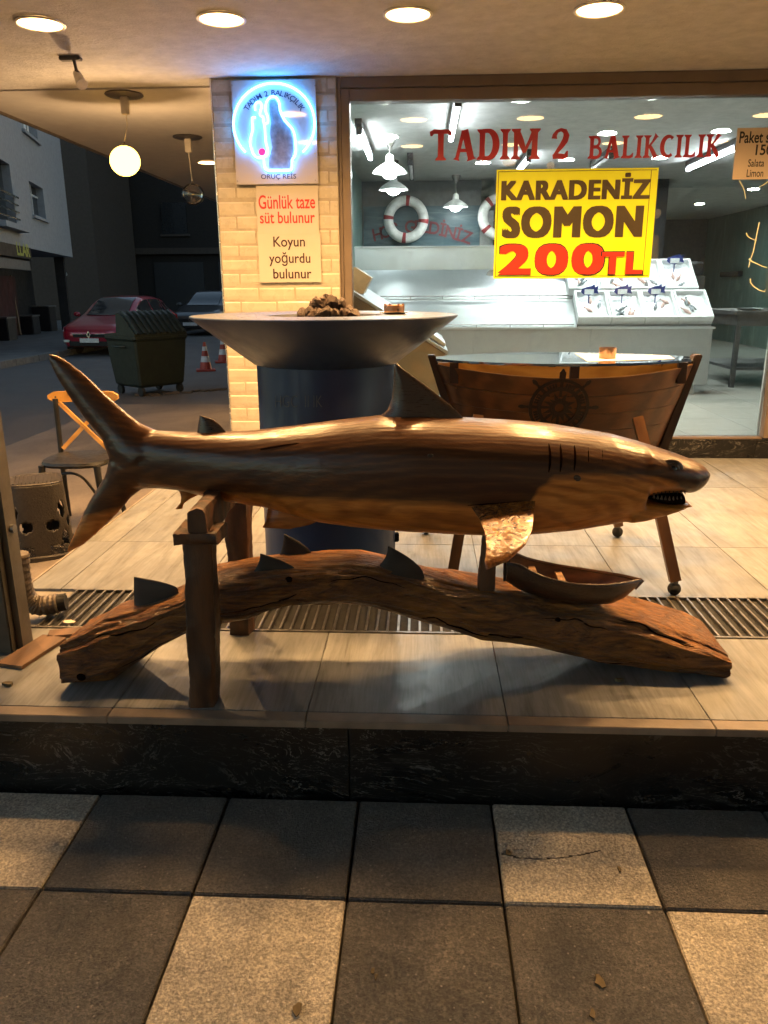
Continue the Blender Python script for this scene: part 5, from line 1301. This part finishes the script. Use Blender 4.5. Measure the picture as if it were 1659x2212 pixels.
mb = MB(); mb.add(vs, fs); o = mb.build('shell', M_RATT, st, smooth=1); md = o.modifiers.new('thickness', 'SOLIDIFY'); md.thickness = .005; md.offset = -1
top = MB(); R_ = []
for hw, z in ((.133, HT), (.134, HT+.006), (.128, HT+.012), (.118, HT+.008), (.06, HT+.010), (.0005, HT+.010)):
    R_.append([Vector((sx, sy_, sz))+Matrix.Rotation(.42, 3, 'Z') @ rsq(i/56, hw, z) for i in range(56)])
top.rings(R_, caps=False).build('seat', M_RATT, st, smooth=1)
for k in range(11):
    u = -.10+.02*k; d = Matrix.Rotation(.42, 3, 'Z'); a_, b_ = d @ Vector((u, -.10, HT+.0115)), d @ Vector((u, .10, HT+.0115)); O = Vector((sx, sy_, sz))
    MB().beam(O+a_, O+b_, .006, .004).build('seat_rib', M_RATT, st)
base = MB(); base.rings([[Vector((sx, sy_, sz))+Matrix.Rotation(.42, 3, 'Z') @ rsq(i/56, hw, z) for i in range(56)] for hw, z in ((.150, 0), (.166, .0), (.166, .022), (.156, .028), (.150, .024))], caps=False).build('foot_ring', M_RATT, st, smooth=1)

# ---- cross-back chair
M_CHB = plain('worn_black_paint', (.009, .0085, .0085), .4, var=.6, nscale=18); M_CHY = wood('honey_wood', (.34, .16, .030), (.55, .30, .075), 'X', 5, .4, .2, .3, 6)
CHX, CHY = -2.02, 4.42; cz0 = apz(CHX, CHY)
ch = thing('cafe_chair', (CHX, CHY, cz0), 'black cafe chair with honey-coloured cross back', 'chair')
zs = at(155, 988, Y=CHY).z; ztop = at(170, 858, Y=4.62).z
xa_, xb_ = at(120, 870, Y=4.62).x, at(240, 870, Y=4.62).x
# seat
R_ = []
for hw, z in ((.0005, zs-.012), (.17, zs-.014), (.19, zs-.026), (.198, zs-.012), (.192, zs+.004), (.15, zs), (.0005, zs-.004)):
    R_.append([Vector((CHX+.01, CHY, z))+rsq(i/48, hw, 0, 3) for i in range(48)])
MB().rings(R_, caps=False).build('seat', M_CHB, ch, smooth=1)
for sx_, sy2 in ((-.16, -.16), (.16, -.16)):
    x_, y_ = CHX+.01+sx_, CHY+sy2; MB().cyl((x_+sx_*.15, y_+sy2*.1, apz(x_, y_)+.002), (x_, y_, zs-.0145), .014, .020, 10).build('leg', M_CHB, ch, smooth=1)
for i, xx in enumerate((xa_, xb_-.02)):
    x_, y_ = xx, CHY+.19
    P = smooth_path([Vector((x_+(-.02 if i == 0 else .02), y_+.05, apz(x_, y_)+.002)), Vector((x_, y_, zs*.7)), Vector((x_, y_+.005, zs+.05)), Vector((x_, 4.62, ztop-.01))], 5); MB().tube(P, .0155, 10).build('leg', M_CHB, ch, smooth=1)
mb = MB(); n = 13; R_ = []
for i in range(n):
    t_ = i/(n-1); x_ = xa_-.05+(xb_-xa_+.09)*t_; y_ = 4.64+.035*math.sin(math.pi*t_); hh = .034*min(1, (min(t_, 1-t_)*9+.35))
    R_.append([(x_, y_-.011, ztop-hh), (x_, y_+.009, ztop-hh), (x_, y_+.009, ztop+hh*.9), (x_, y_-.011, ztop+hh*.9)])
mb.rings(R_).build('top_rail', M_CHY, ch, smooth=40)
MB().ball((xa_+.0, 4.627, ztop), .006, 8).build('screw', M_BLACK, ch)
for (ax_, bx_) in ((xa_+.02, xb_-.04), (xb_-.04, xa_+.02)):
    MB().beam((ax_, 4.625+(.008 if ax_ > bx_ else 0), ztop-.035), (bx_, CHY+.175+(.008 if ax_ > bx_ else 0), zs+.015), .024, .012, up=(0, 1, 0)).build('cross_slat', M_CHY, ch)
P = smooth_path([Vector((CHX-.15, CHY-.16, zs-.22)), Vector((CHX-.07, CHY-.165, zs-.09)), Vector((CHX+.01, CHY-.17, zs-.055)), Vector((CHX+.09, CHY-.165, zs-.09)), Vector((CHX+.17, CHY-.16, zs-.22))], 5)
MB().tube(P, .008, 8).build('brace', M_CHB, ch, smooth=1)
P = smooth_path([Vector((CHX+.175, CHY-.15, zs-.22)), Vector((CHX+.185, CHY-.05, zs-.08)), Vector((CHX+.19, CHY+.05, zs-.08)), Vector((CHX+.19, CHY+.17, zs-.22))], 5)
MB().tube(P, .008, 8).build('brace', M_CHB, ch, smooth=1)

# ================================================================== STREET
# ---- white corner building
ED = Vector((.25, -.968, 0)); EN = Vector((.968, .25, 0)); EC = Vector((-12.19, 28.0, 0))       # along the facade towards us, its outward normal, its far corner
def fac(x, y):
    p = at_plane(x, y, EC, EN); return (p-EC).dot(ED), p.z
def FP(u, d, z): return EC+ED*u+EN*d+Vector((0, 0, z))
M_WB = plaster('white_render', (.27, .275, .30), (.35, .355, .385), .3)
wb = thing('white_building', EC, 'white rendered corner building with overhanging upper floors', 'building')
def fbox(mb, u0, u1, d0, d1, z0, z1):
    vs = [FP(u, d, z) for z in (z0, z1) for u, d in ((u0, d0), (u1, d0), (u1, d1), (u0, d1))]
    return mb.add(vs, [(3, 2, 1, 0), (4, 5, 6, 7), (0, 1, 5, 4), (1, 2, 6, 5), (2, 3, 7, 6), (3, 0, 4, 7)])
zov = 2.57
uw0, zw1 = fac(62, 390); uw1, zw0 = fac(100, 474)
uw0, uw1 = min(uw0, uw1), max(uw0, uw1)
ub0, zb1 = fac(20, 355); zb0 = fac(20, 480)[1]
uu1, zu0 = fac(82, 305); uu0, zu1 = fac(45, 255); uu0, uu1 = min(uu0, uu1), max(uu0, uu1)
holes = [(uw0, uw1, zw0, zw1), (ub0, ub0+2.0, zb0, zb1), (uu0, uu1, zu0, zu0+1.35)]
# wall cells around the openings
us = sorted({0.0, 12.0}|{h[0] for h in holes}|{h[1] for h in holes}); zs_ = sorted({zov, 11.0}|{h[2] for h in holes}|{h[3] for h in holes})
mb = MB()
for u0, u1 in zip(us, us[1:]):
    for z0, z1 in zip(zs_, zs_[1:]):
        um, zm = (u0+u1)/2, (z0+z1)/2
        if any(h[0] < um < h[1] and h[2] < zm < h[3] for h in holes): continue
        fbox(mb, u0, u1, -.25, 0, z0, z1)
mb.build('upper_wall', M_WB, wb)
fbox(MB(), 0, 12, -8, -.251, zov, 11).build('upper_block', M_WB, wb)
M_GLD = plain('dark_glass', (.02, .022, .025), .06, bstr=0, coat=.5); M_WF = plain('white_window_frame', (.6, .6, .6), .5)
for i, (u0, u1, z0, z1) in enumerate(holes):
    wn = fbox(MB(), u0, u1, -.249, -.20, z0, z1).build('window', M_GLD, wb)
    if i != 1:
        fbox(MB(), (u0+u1)/2-.035, (u0+u1)/2+.035, -.199, -.15, z0, z1).build('mullion', M_WF, wn)
        fbox(MB(), u0, u1, -.198, -.16, z0+(z1-z0)*.66, z0+(z1-z0)*.66+.05).build('transom', M_WF, wn)
    fbox(MB(), u0-.1, u1+.1, -.0, .08, z0-.10, z0-.02).build('sill', M_WB, wn)
# pale strips painted in for sky reflected by the upper window
for k in range(3):
    fbox(MB(), uu0+.1+.38*k, uu0+.35+.38*k, -.1985, -.19, zu0+.1, zu0+1.3).build('sky_reflection', plain('pale_sky_reflection', (.75, .75, .76), .7), wb)
# balcony rail of the dark opening
rl = fbox(MB(), ub0-.2, ub0+2.2, .04, .08, zb0+.62, zb0+.67).build('balcony_rail', M_ALU, wb)
for k in range(3): fbox(MB(), ub0-.15, ub0+2.2, .04, .07, zb0+.1+.17*k, zb0+.14+.17*k).build('rail_bar', M_ALU, rl)
fbox(MB(), ub0-.25, ub0+2.2, .0, .25, zb0-.18, zb0-.05).build('balcony_slab', M_WB, wb)
# recessed ground floor
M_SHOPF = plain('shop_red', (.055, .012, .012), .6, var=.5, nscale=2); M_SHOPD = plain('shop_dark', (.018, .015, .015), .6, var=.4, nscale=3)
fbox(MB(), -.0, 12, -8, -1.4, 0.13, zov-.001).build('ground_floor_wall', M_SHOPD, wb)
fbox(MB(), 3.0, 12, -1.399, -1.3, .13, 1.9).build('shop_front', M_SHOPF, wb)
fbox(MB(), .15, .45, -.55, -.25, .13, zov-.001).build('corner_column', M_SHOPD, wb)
# shop fascia sign
us0, zs1 = fac(52, 540); zs0 = fac(52, 560)[1]
sgn = thing('shop_fascia', FP(us0, .1, zs0), 'dark shop fascia with yellow capital letters on the white building', 'sign')
fbox(MB(), us0, us0+6, .02, .16, zs0, zs1+.05).build('panel', M_SHOPD, sgn)
fbox(MB(), us0+.1, us0+6, .02, .12, zs0-.28, zs0-.05).build('valance', plain('grey_valance', (.12, .12, .12), .6), sgn)
vs, fs = text_raw('LLAR', .03)
ax, bx_ = min(v.x for v in vs), max(v.x for v in vs)
# letters read left to right as seen: u decreases to the right
mb = MB(); mb.add([FP(us0+.15+(bx_-v.x)*.62, .165, zs0+.06+v.y*.42) for v in vs], fs); mb.build('letters', plain('yellow_letters', (.40, .42, .08), .5), sgn)
# striped pole and leaning board by the shop
pp = at(152, 700, Z=.13); bp = thing('striped_pole', (pp.x, pp.y, .13), 'red and white striped pole beside the dark shop front', 'pole')
for k in range(7): MB().cyl((pp.x, pp.y, .13+.27*k), (pp.x, pp.y, .13+.27*(k+1)-.001), .055, n=12).build('stripe', plain('pole_white', (.5, .5, .5), .5) if k % 2 else plain('pole_red', (.10, .015, .015), .5), bp)
MB().ball((pp.x, pp.y, 2.08), .10, 12).build('finial', plain('pole_white', (.5, .5, .5), .5), bp)
pq = at(32, 725, Z=.13); lb = thing('leaning_boards', (pq.x, pq.y, .13), 'tan board leaning in front of the red shop front', 'board')
MB().beam((pq.x, pq.y, .135), (pq.x-.25, pq.y+.35, 1.9), .42, .05, up=(0, 1, 0)).build('board', plain('tan_board', (.20, .13, .075), .6), lb)
for i, (px, py, h, nm) in enumerate(((62, 722, .55, 'dark goods crate at the foot of the tan board'), (100, 715, .8, 'dark display box nearer the striped pole'), (8, 735, .6, 'dark goods crate at the left edge by the shop'))):
    q = at(px, py, Z=.13); t = thing('goods_crate', (q.x, q.y, .13), nm, 'crate', 'goods before the dark shop')
    MB().box((q.x, q.y, .131+h/2), (.6, .5, h)).build('crate_body', M_SHOPD, t, bevel=.02); MB().box((q.x, q.y, .133+h+.02), (.64, .54, .04)).build('crate_top', plain('crate_grey', (.12, .11, .11), .6), t)
# ---- dark building closing the street
M_DB = plaster('dark_render', (.014, .011, .010), (.024, .019, .017), .3); M_DB2 = plaster('brown_render', (.050, .038, .032), (.07, .054, .045), .3)
db = thing('dark_building', (-6, 42, 0), 'dark unlit building closing the end of the street', 'building')
MB().span((-19.0, 42, 0), (6, 52, 15)).build('wall', M_DB, db)
for i in range(4):
    for j in range(2):
        x = -16.5+3.1*i; z = 4.2+3.2*j; wn = MB().span((x, 41.9, z), (x+1.3, 41.999, z+1.5)).build('window', M_GLD, db)
        MB().span((x-.1, 41.86, z-.12), (x+1.4, 41.998, z-.02)).build('sill', M_DB2, wn)
MB().span((-19.1, 41.7, 3.2), (6, 41.998, 3.5)).build('cornice', M_DB2, db)
for x in (-14, -10.6, -7.2): MB().span((x, 41.9, .05), (x+2.6, 41.999, 2.8)).build('shutter', plain('dark_shutter', (.03, .03, .032), .5), db)
bb = thing('brown_building', (-14, 34, 0), 'dim brown building just past the white corner building', 'building')
MB().span((-25, 36, 0), (-14.6, 41, 13.5)).build('wall', M_DB2, bb)
MB().span((-25.2, 35.7, 8.6), (-14.4, 35.999, 8.9)).build('string_course', M_DB, bb)

# ---- cars
def car(name, loc, heading, paintm, label, plate=True):
    t = thing(name, (0, 0, 0), label, 'car'); WLOC[t.name] = Vector((0, 0, 0))
    # stations along the length: y, half width, z bottom, z belt, z roof, half roof width
    S = [(-2.00, .52, .34, .56, .58, .46), (-1.96, .68, .24, .62, .64, .60), (-1.80, .80, .20, .70, .735, .66), (-1.40, .865, .20, .79, .845, .70), (-.98, .875, .20, .865, .945, .70), (-.80, .875, .20, .885, 1.02, .66), (-.35, .875, .20, .91, 1.30, .60), (-.05, .875, .20, .92, 1.42, .58), (.45, .875, .20, .93, 1.455, .57), (1.00, .872, .20, .95, 1.43, .56), (1.45, .86, .22, .97, 1.34, .54), (1.80, .83, .26, .96, 1.12, .55), (2.00, .76, .32, .90, .93, .60), (2.04, .62, .40, .80, .82, .52)]
    def sec(s):
        y, w_, zb, zl, zr, rw = s
        H = [(w_*.90, zb), (w_*.985, zb+.12), (w_, (zb+zl)*.5), (w_*.985, zl-.06), (w_*.95, zl), (rw+(w_*.95-rw)*.12, zl+(zr-zl)*.88), (rw*.80, zl+(zr-zl)*.985), (0, zr)]
        return [Vector((x, y, z)) for x, z in H]+[Vector((-x, y, z)) for x, z in reversed(H[:-1])]
    # smooth the stations
    SS = []
    for i in range(len(S)-1):
        for k in range(3): SS.append(tuple(a+(b-a)*k/3 for a, b in zip(S[i], S[i+1])))
    SS.append(S[-1])
    bd = MB().rings([sec(s) for s in SS]).build('body', paintm, t, smooth=45)
    def st(y):
        for a, b in zip(S, S[1:]):
            if a[0] <= y <= b[0]: k = (y-a[0])/(b[0]-a[0]); return tuple(p+(q-p)*k for p, q in zip(a, b))
        return S[-1]
    def pane(name, ys, j0, j1, a, b, side=1, mat=M_GLD, off=.006):
        mb = MB(); rr = []
        for y in ys:
            q = sec(st(y)); A, B = q[j0], q[j1]; p0, p1 = A.lerp(B, a), A.lerp(B, b)
            nrm = Vector((1, 0, .35)).normalized() if j0 == 4 else Vector((0, -1 if ys[0] < 0 else 1, .7)).normalized()
            rr.append([Vector(((p.x+nrm.x*off)*side, p.y+nrm.y*off, p.z+nrm.z*off)) for p in (p0, p1)])
        mb.rings(rr, caps=False, close=False); return mb.build(name, mat, t, smooth=1)
    for sd in (-1, 1):
        pane('side_window', [-.62, -.4, -.2, 0, .25], 4, 5, .10, .93, sd); pane('side_window', [.31, .6, .9, 1.15], 4, 5, .10, .93, sd); pane('side_window', [1.2, 1.35, 1.5], 4, 5, .14, .85, sd)
    # windscreen and rear screen follow the sloping roof line
    for ys, nm in (((-.93, -.8, -.6, -.35, -.10), 'windscreen'), ((1.50, 1.62, 1.75, 1.86), 'rear_window')):
        mb = MB(); rr = []
        for y in ys:
            q = sec(st(y)); rr.append([Vector((k*q[5].x*.94, y+(-.012 if y < 0 else .012), (q[6].z+(q[7].z-q[6].z)*(1-abs(k)))+.010)) for k in (-.86, -.5, 0, .5, .86)])
        mb.rings(rr, caps=False, close=False).build(nm, M_GLD, t, smooth=1)
    M_TYRE = plain('tyre', (.012, .012, .012), .8); M_RIMM = plain('alloy', (.35, .35, .36), .35, .8)
    for y in (-1.24, 1.30):
        for sd in (-1, 1):
            wh = MB().cyl((sd*.69, y, .31), (sd*.882, y, .31), .31, n=28).build('wheel', M_TYRE, t, smooth=1)
            MB().cyl((sd*.80, y, .31), (sd*.888, y, .31), .21, n=20).build('rim', M_RIMM, wh, smooth=1)
            MB().lathe([(.315, 0), (.345, 0)], (0, 0, 0), 4)
    M_LAMP = plain('head_lamp_glass', (.55, .56, .58), .12, .3, coat=1); M_CHROME = plain('chrome', (.6, .6, .6), .15, .95)
    for sd in (-1, 1):
        hl = MB().add([(sd*.46, -1.995, .575), (sd*.74, -1.90, .605), (sd*.80, -1.74, .70), (sd*.76, -1.66, .745), (sd*.50, -1.93, .655), (sd*.46, -1.93, .60)], [tuple(range(6))])
        hl.add([(sd*.46, -1.90, .575), (sd*.74, -1.80, .605), (sd*.80, -1.66, .70), (sd*.76, -1.60, .735), (sd*.50, -1.86, .65), (sd*.46, -1.86, .60)], [tuple(range(6))]+[(i, (i+1) % 6) for i in ()]).build('headlight', M_LAMP, t)
        MB().box((sd*.62, -1.975, .37), (.16, .05, .06)).build('fog_light', M_LAMP, t, bevel=.01)
        MB().ball((sd*.98, -.62, .98), .10, 12, (1.0, .55, .65)).build('mirror', paintm, t, smooth=1)
        MB().span((sd*.86, -.62, .92) if sd > 0 else (-.90, -.62, .92), (sd*.90, -.58, .96) if sd > 0 else (-.86, -.58, .96)).build('mirror_stalk', M_BLACK, t)
        MB().box((sd*.74, 1.93, .80), (.14, .10, .22)).build('tail_light', plain('tail_red', (.25, .01, .01), .2), t, bevel=.015)
        for y in (.28,): MB().box((sd*.880, y+.18, .80), (.02, .16, .025)).build('door_handle', paintm, t)
    MB().box((0, -2.000, .50), (.86, .03, .085)).build('grille', M_BLACK, t, bevel=.01)
    MB().box((0, -1.985, .31), (1.10, .05, .13)).build('lower_grille', M_BLACK, t, bevel=.012)
    MB().box((0, -2.02, .385), (.50, .014, .105)).build('number_plate', plain('plate_white', (.6, .6, .6), .45, var=.2, nscale=40), t, bevel=.002)
    dm = MB().prism([(-.058, .53), (0, .435), (.058, .53), (0, .625)], -2.030, -2.018, 'Y'); dm.build('badge', M_CHROME, t)
    MB().prism([(-.028, .53), (0, .483), (.028, .53), (0, .577)], -2.033, -2.0295, 'Y').build('badge_hollow', M_BLACK, t)
    for sd in (-1, 1): MB().box((sd*.30, -2.012, .545), (.28, .012, .012)).build('grille_bar', M_CHROME, t)
    t.location = loc; t.rotation_euler.z = heading; WLOC[t.name] = Vector(loc); return t
def carpaint(name, c):
    g = NG(name); g.bsdf(c, .28, .25, coat=.8, coat_r=.06); return g.m
fc = at(222, 772, Z=0)
hd = math.atan2(.25, .968)
dirc = Vector((-.25, .968, 0))
car('red_car', Vector((fc.x+.28, fc.y, 0))+dirc*2.3, math.radians(-4), carpaint('red_car_paint', (.30, .008, .026)), 'dark red hatchback parked facing us in the street').scale = (.93, .93, .93)
fc2 = at(448, 722, Z=0)
car('grey_car', Vector((fc2.x, fc2.y+1.0, 0)), math.radians(-8), carpaint('grey_car_paint', (.035, .036, .040)), 'dark grey car parked behind the green dumpster')

# ---- green dumpster
M_GRN = plain('green_plastic', (.010, .015, .009), .5, var=.35, nscale=6)
du = thing('dumpster', (0, 0, 0), 'dark green wheeled dumpster with a ribbed sloping lid', 'dumpster')
W_, D_ = .98, .86
R_ = []
for z, k in ((.14, .80), (.18, .86), (.55, .94), (.86, .985), (.90, 1.03), (.935, 1.03)):
    R_.append([Vector((sx_*W_/2*k, sy2*D_/2*k, z)) for sx_, sy2 in ((-1, -.92), (-.94, -1), (.94, -1), (1, -.92), (1, .92), (.94, 1), (-.94, 1), (-1, .92))])
MB().rings(R_).build('bin_body', M_GRN, du, smooth=20)
# lid: a flat front shelf and a steep ribbed flap
prof_ = [(-.43, .936), (-.43, .98), (-.14, 1.24), (-.02, 1.30), (.06, 1.28), (.09, .99), (.44, .965), (.44, .936)]
MB().prism(prof_, -W_/2*.98, W_/2*.98, 'X').build('lid', M_GRN, du)
for k in range(9):
    x = -W_/2*.86+W_*.86*k/8
    R_ = []
    for (y, z) in ((-.432, .97), (-.36, 1.035), (-.25, 1.135), (-.14, 1.235), (-.02, 1.298), (.055, 1.282)):
        R_.append([(x-.026, y, z), (x-.018, y-.022, z+.028), (x+.018, y-.022, z+.028), (x+.026, y, z)])
    MB().rings(R_).build('lid_rib', M_GRN, du)
for sx_ in (-1, 1):
    for sy2 in (-1, 1):
        MB().cyl((sx_*.36-.025, sy2*.30, .075), (sx_*.36+.025, sy2*.30, .075), .075, n=14).build('wheel', M_BLACK, du)
    MB().tube([(sx_*(W_/2+.01), -.16, .78), (sx_*(W_/2+.06), -.12, .78), (sx_*(W_/2+.06), .12, .78), (sx_*(W_/2+.01), .16, .78)], .018, 8).build('handle', M_GRN, du, smooth=1)
q = at(332, 862, Z=0)
du.location = (-4.13, 11.75, 0); du.rotation_euler.z = math.radians(52); du.scale = (.92, .92, .92)
lit = thing('litter_pile', (-4.0, 11.9, 0), 'scraps and rubbish lying at the foot of the green dumpster', 'litter')
for k in range(10):
    x, y = -4.2+.12*k+random.uniform(-.05, .05), 11.35+.075*k+random.uniform(-.1, .1); b = MB().box((x, y, .017), (random.uniform(.08, .2), random.uniform(.05, .14), .028), Matrix.Rotation(random.uniform(0, 3), 3, 'Z')); b.build('scrap', plain('rubbish', (.06, .05, .042), .8, var=.5), lit)
# ---- cones
def cone(px, py, label):
    c = at(px, py, Z=0); t = thing('traffic_cone', c, label, 'traffic cone', 'traffic cones in the street')
    M_CR = plain('cone_red', (.30, .035, .022), .55); M_CW = plain('cone_white', (.50, .49, .50), .5)
    MB().box((c.x, c.y, .018), (.36, .36, .035), Matrix.Rotation(.3, 3, 'Z')).build('foot', M_CR, t, bevel=.008)
    zz_ = [(.036, .115, M_CR), (.17, .090, M_CW), (.28, .068, M_CR), (.38, .050, M_CW), (.46, .036, M_CR), (.54, .024, None)]
    for (a, r0, mt), (b, r1, _) in zip(zz_, zz_[1:]): MB().cyl((c.x, c.y, a), (c.x, c.y, b-.0005), r0, r1, 20).build('band', mt, t, smooth=1)
cone(445, 801, 'red and white traffic cone standing right of the dumpster'); cone(483, 783, 'red and white traffic cone half hidden by the brick pillar')
# pale flat stone on the ground beyond the shark's back, drain cover patch
p = at(376, 926, Z=.03); t = tag(MB().prism([(p.x+.26*math.cos(a*.7)*(1+.1*math.sin(a*3)), p.y+.15*math.sin(a*.7)) for a in range(9)], .008, .05, 'Z').build('flat_stone', plain('pale_stone', (.45, .40, .33), .7)), 'pale flat stone on the ground behind the shark', 'stone')

# the row of houses across the street, out of frame behind the viewer
ob = thing('opposite_building', (0, -9, 0), 'grey rendered house across the street, behind the viewer', 'building')
M_OPP = plaster('opposite_render', (.16, .15, .14), (.22, .21, .19), .3)
MB().span((-5, -19, 0), (22, -9, 10)).build('wall', M_OPP, ob)
for i in range(6):
    for j in range(3):
        x, z = -3.5+4.0*i, 1.2+3.0*j; wn = MB().span((x, -8.999, z), (x+1.3, -8.93, z+1.5)).build('window', M_GLD, ob)
        MB().span((x-.1, -8.998, z-.1), (x+1.4, -8.85, z-.01)).build('sill', M_WB, wn)
MB().span((-5.2, -8.998, 9.7), (22.2, -8.7, 10.1)).build('cornice', M_OPP, ob)

# ================================================================== SMALL THINGS
for px, py, sz, lb in ((1337, 1470, .010, 'small black pebble on the porch floor in front of the log'), (17, 1478, .016, 'curled dry leaf on the porch floor by the left edge'), (150, 1345, .020, 'pale paper scrap at the end of the drain grate')):
    p = at(px, py, Z=PF+.004); mb = MB(); pl = []
    for k in range(8):
        a = 2*math.pi*k/8; r = sz*random.uniform(.55, 1.2); pl.append((p.x+r*math.cos(a)*1.4, p.y+r*math.sin(a)*.8))
    mb.prism(pl, PF+.0045 if 'grate' in lb else PF+.0008, PF+.010, 'Z')
    tag(mb.build('floor_scrap', M_LEAF if 'paper' not in lb else M_PAPER), lb, 'litter', 'scraps on the porch floor')
c = at(1497, 585, Y=9.72); t = thing('black_pot', (c.x, 9.78, 1.5), 'round black pot standing behind the end of the back crate row', 'pot')
MB().lathe([(.0005, 0), (.075, .01), (.095, .07), (.085, .14), (.05, .165), (.055, .175), (.0005, .17)], (c.x+.03, 9.72, c.z-.06), 24).build('pot_body', M_BLACK, t, smooth=1)
MB().span((c.x-.06, 9.64, 1.10), (c.x+.12, 9.80, c.z-.0605)).build('pot_stand', M_DS, t)
c = at(1578, 592, X=IX1-.06); t = thing('wall_bracket', (IX1, c.y, c.z), 'short black shelf bracket on the green marble wall', 'bracket')
MB().span((IX1-.10, c.y-.5, c.z-.05), (IX1-.001, c.y+.5, c.z+.05)).build('bar', M_BLACK, t, bevel=.01)
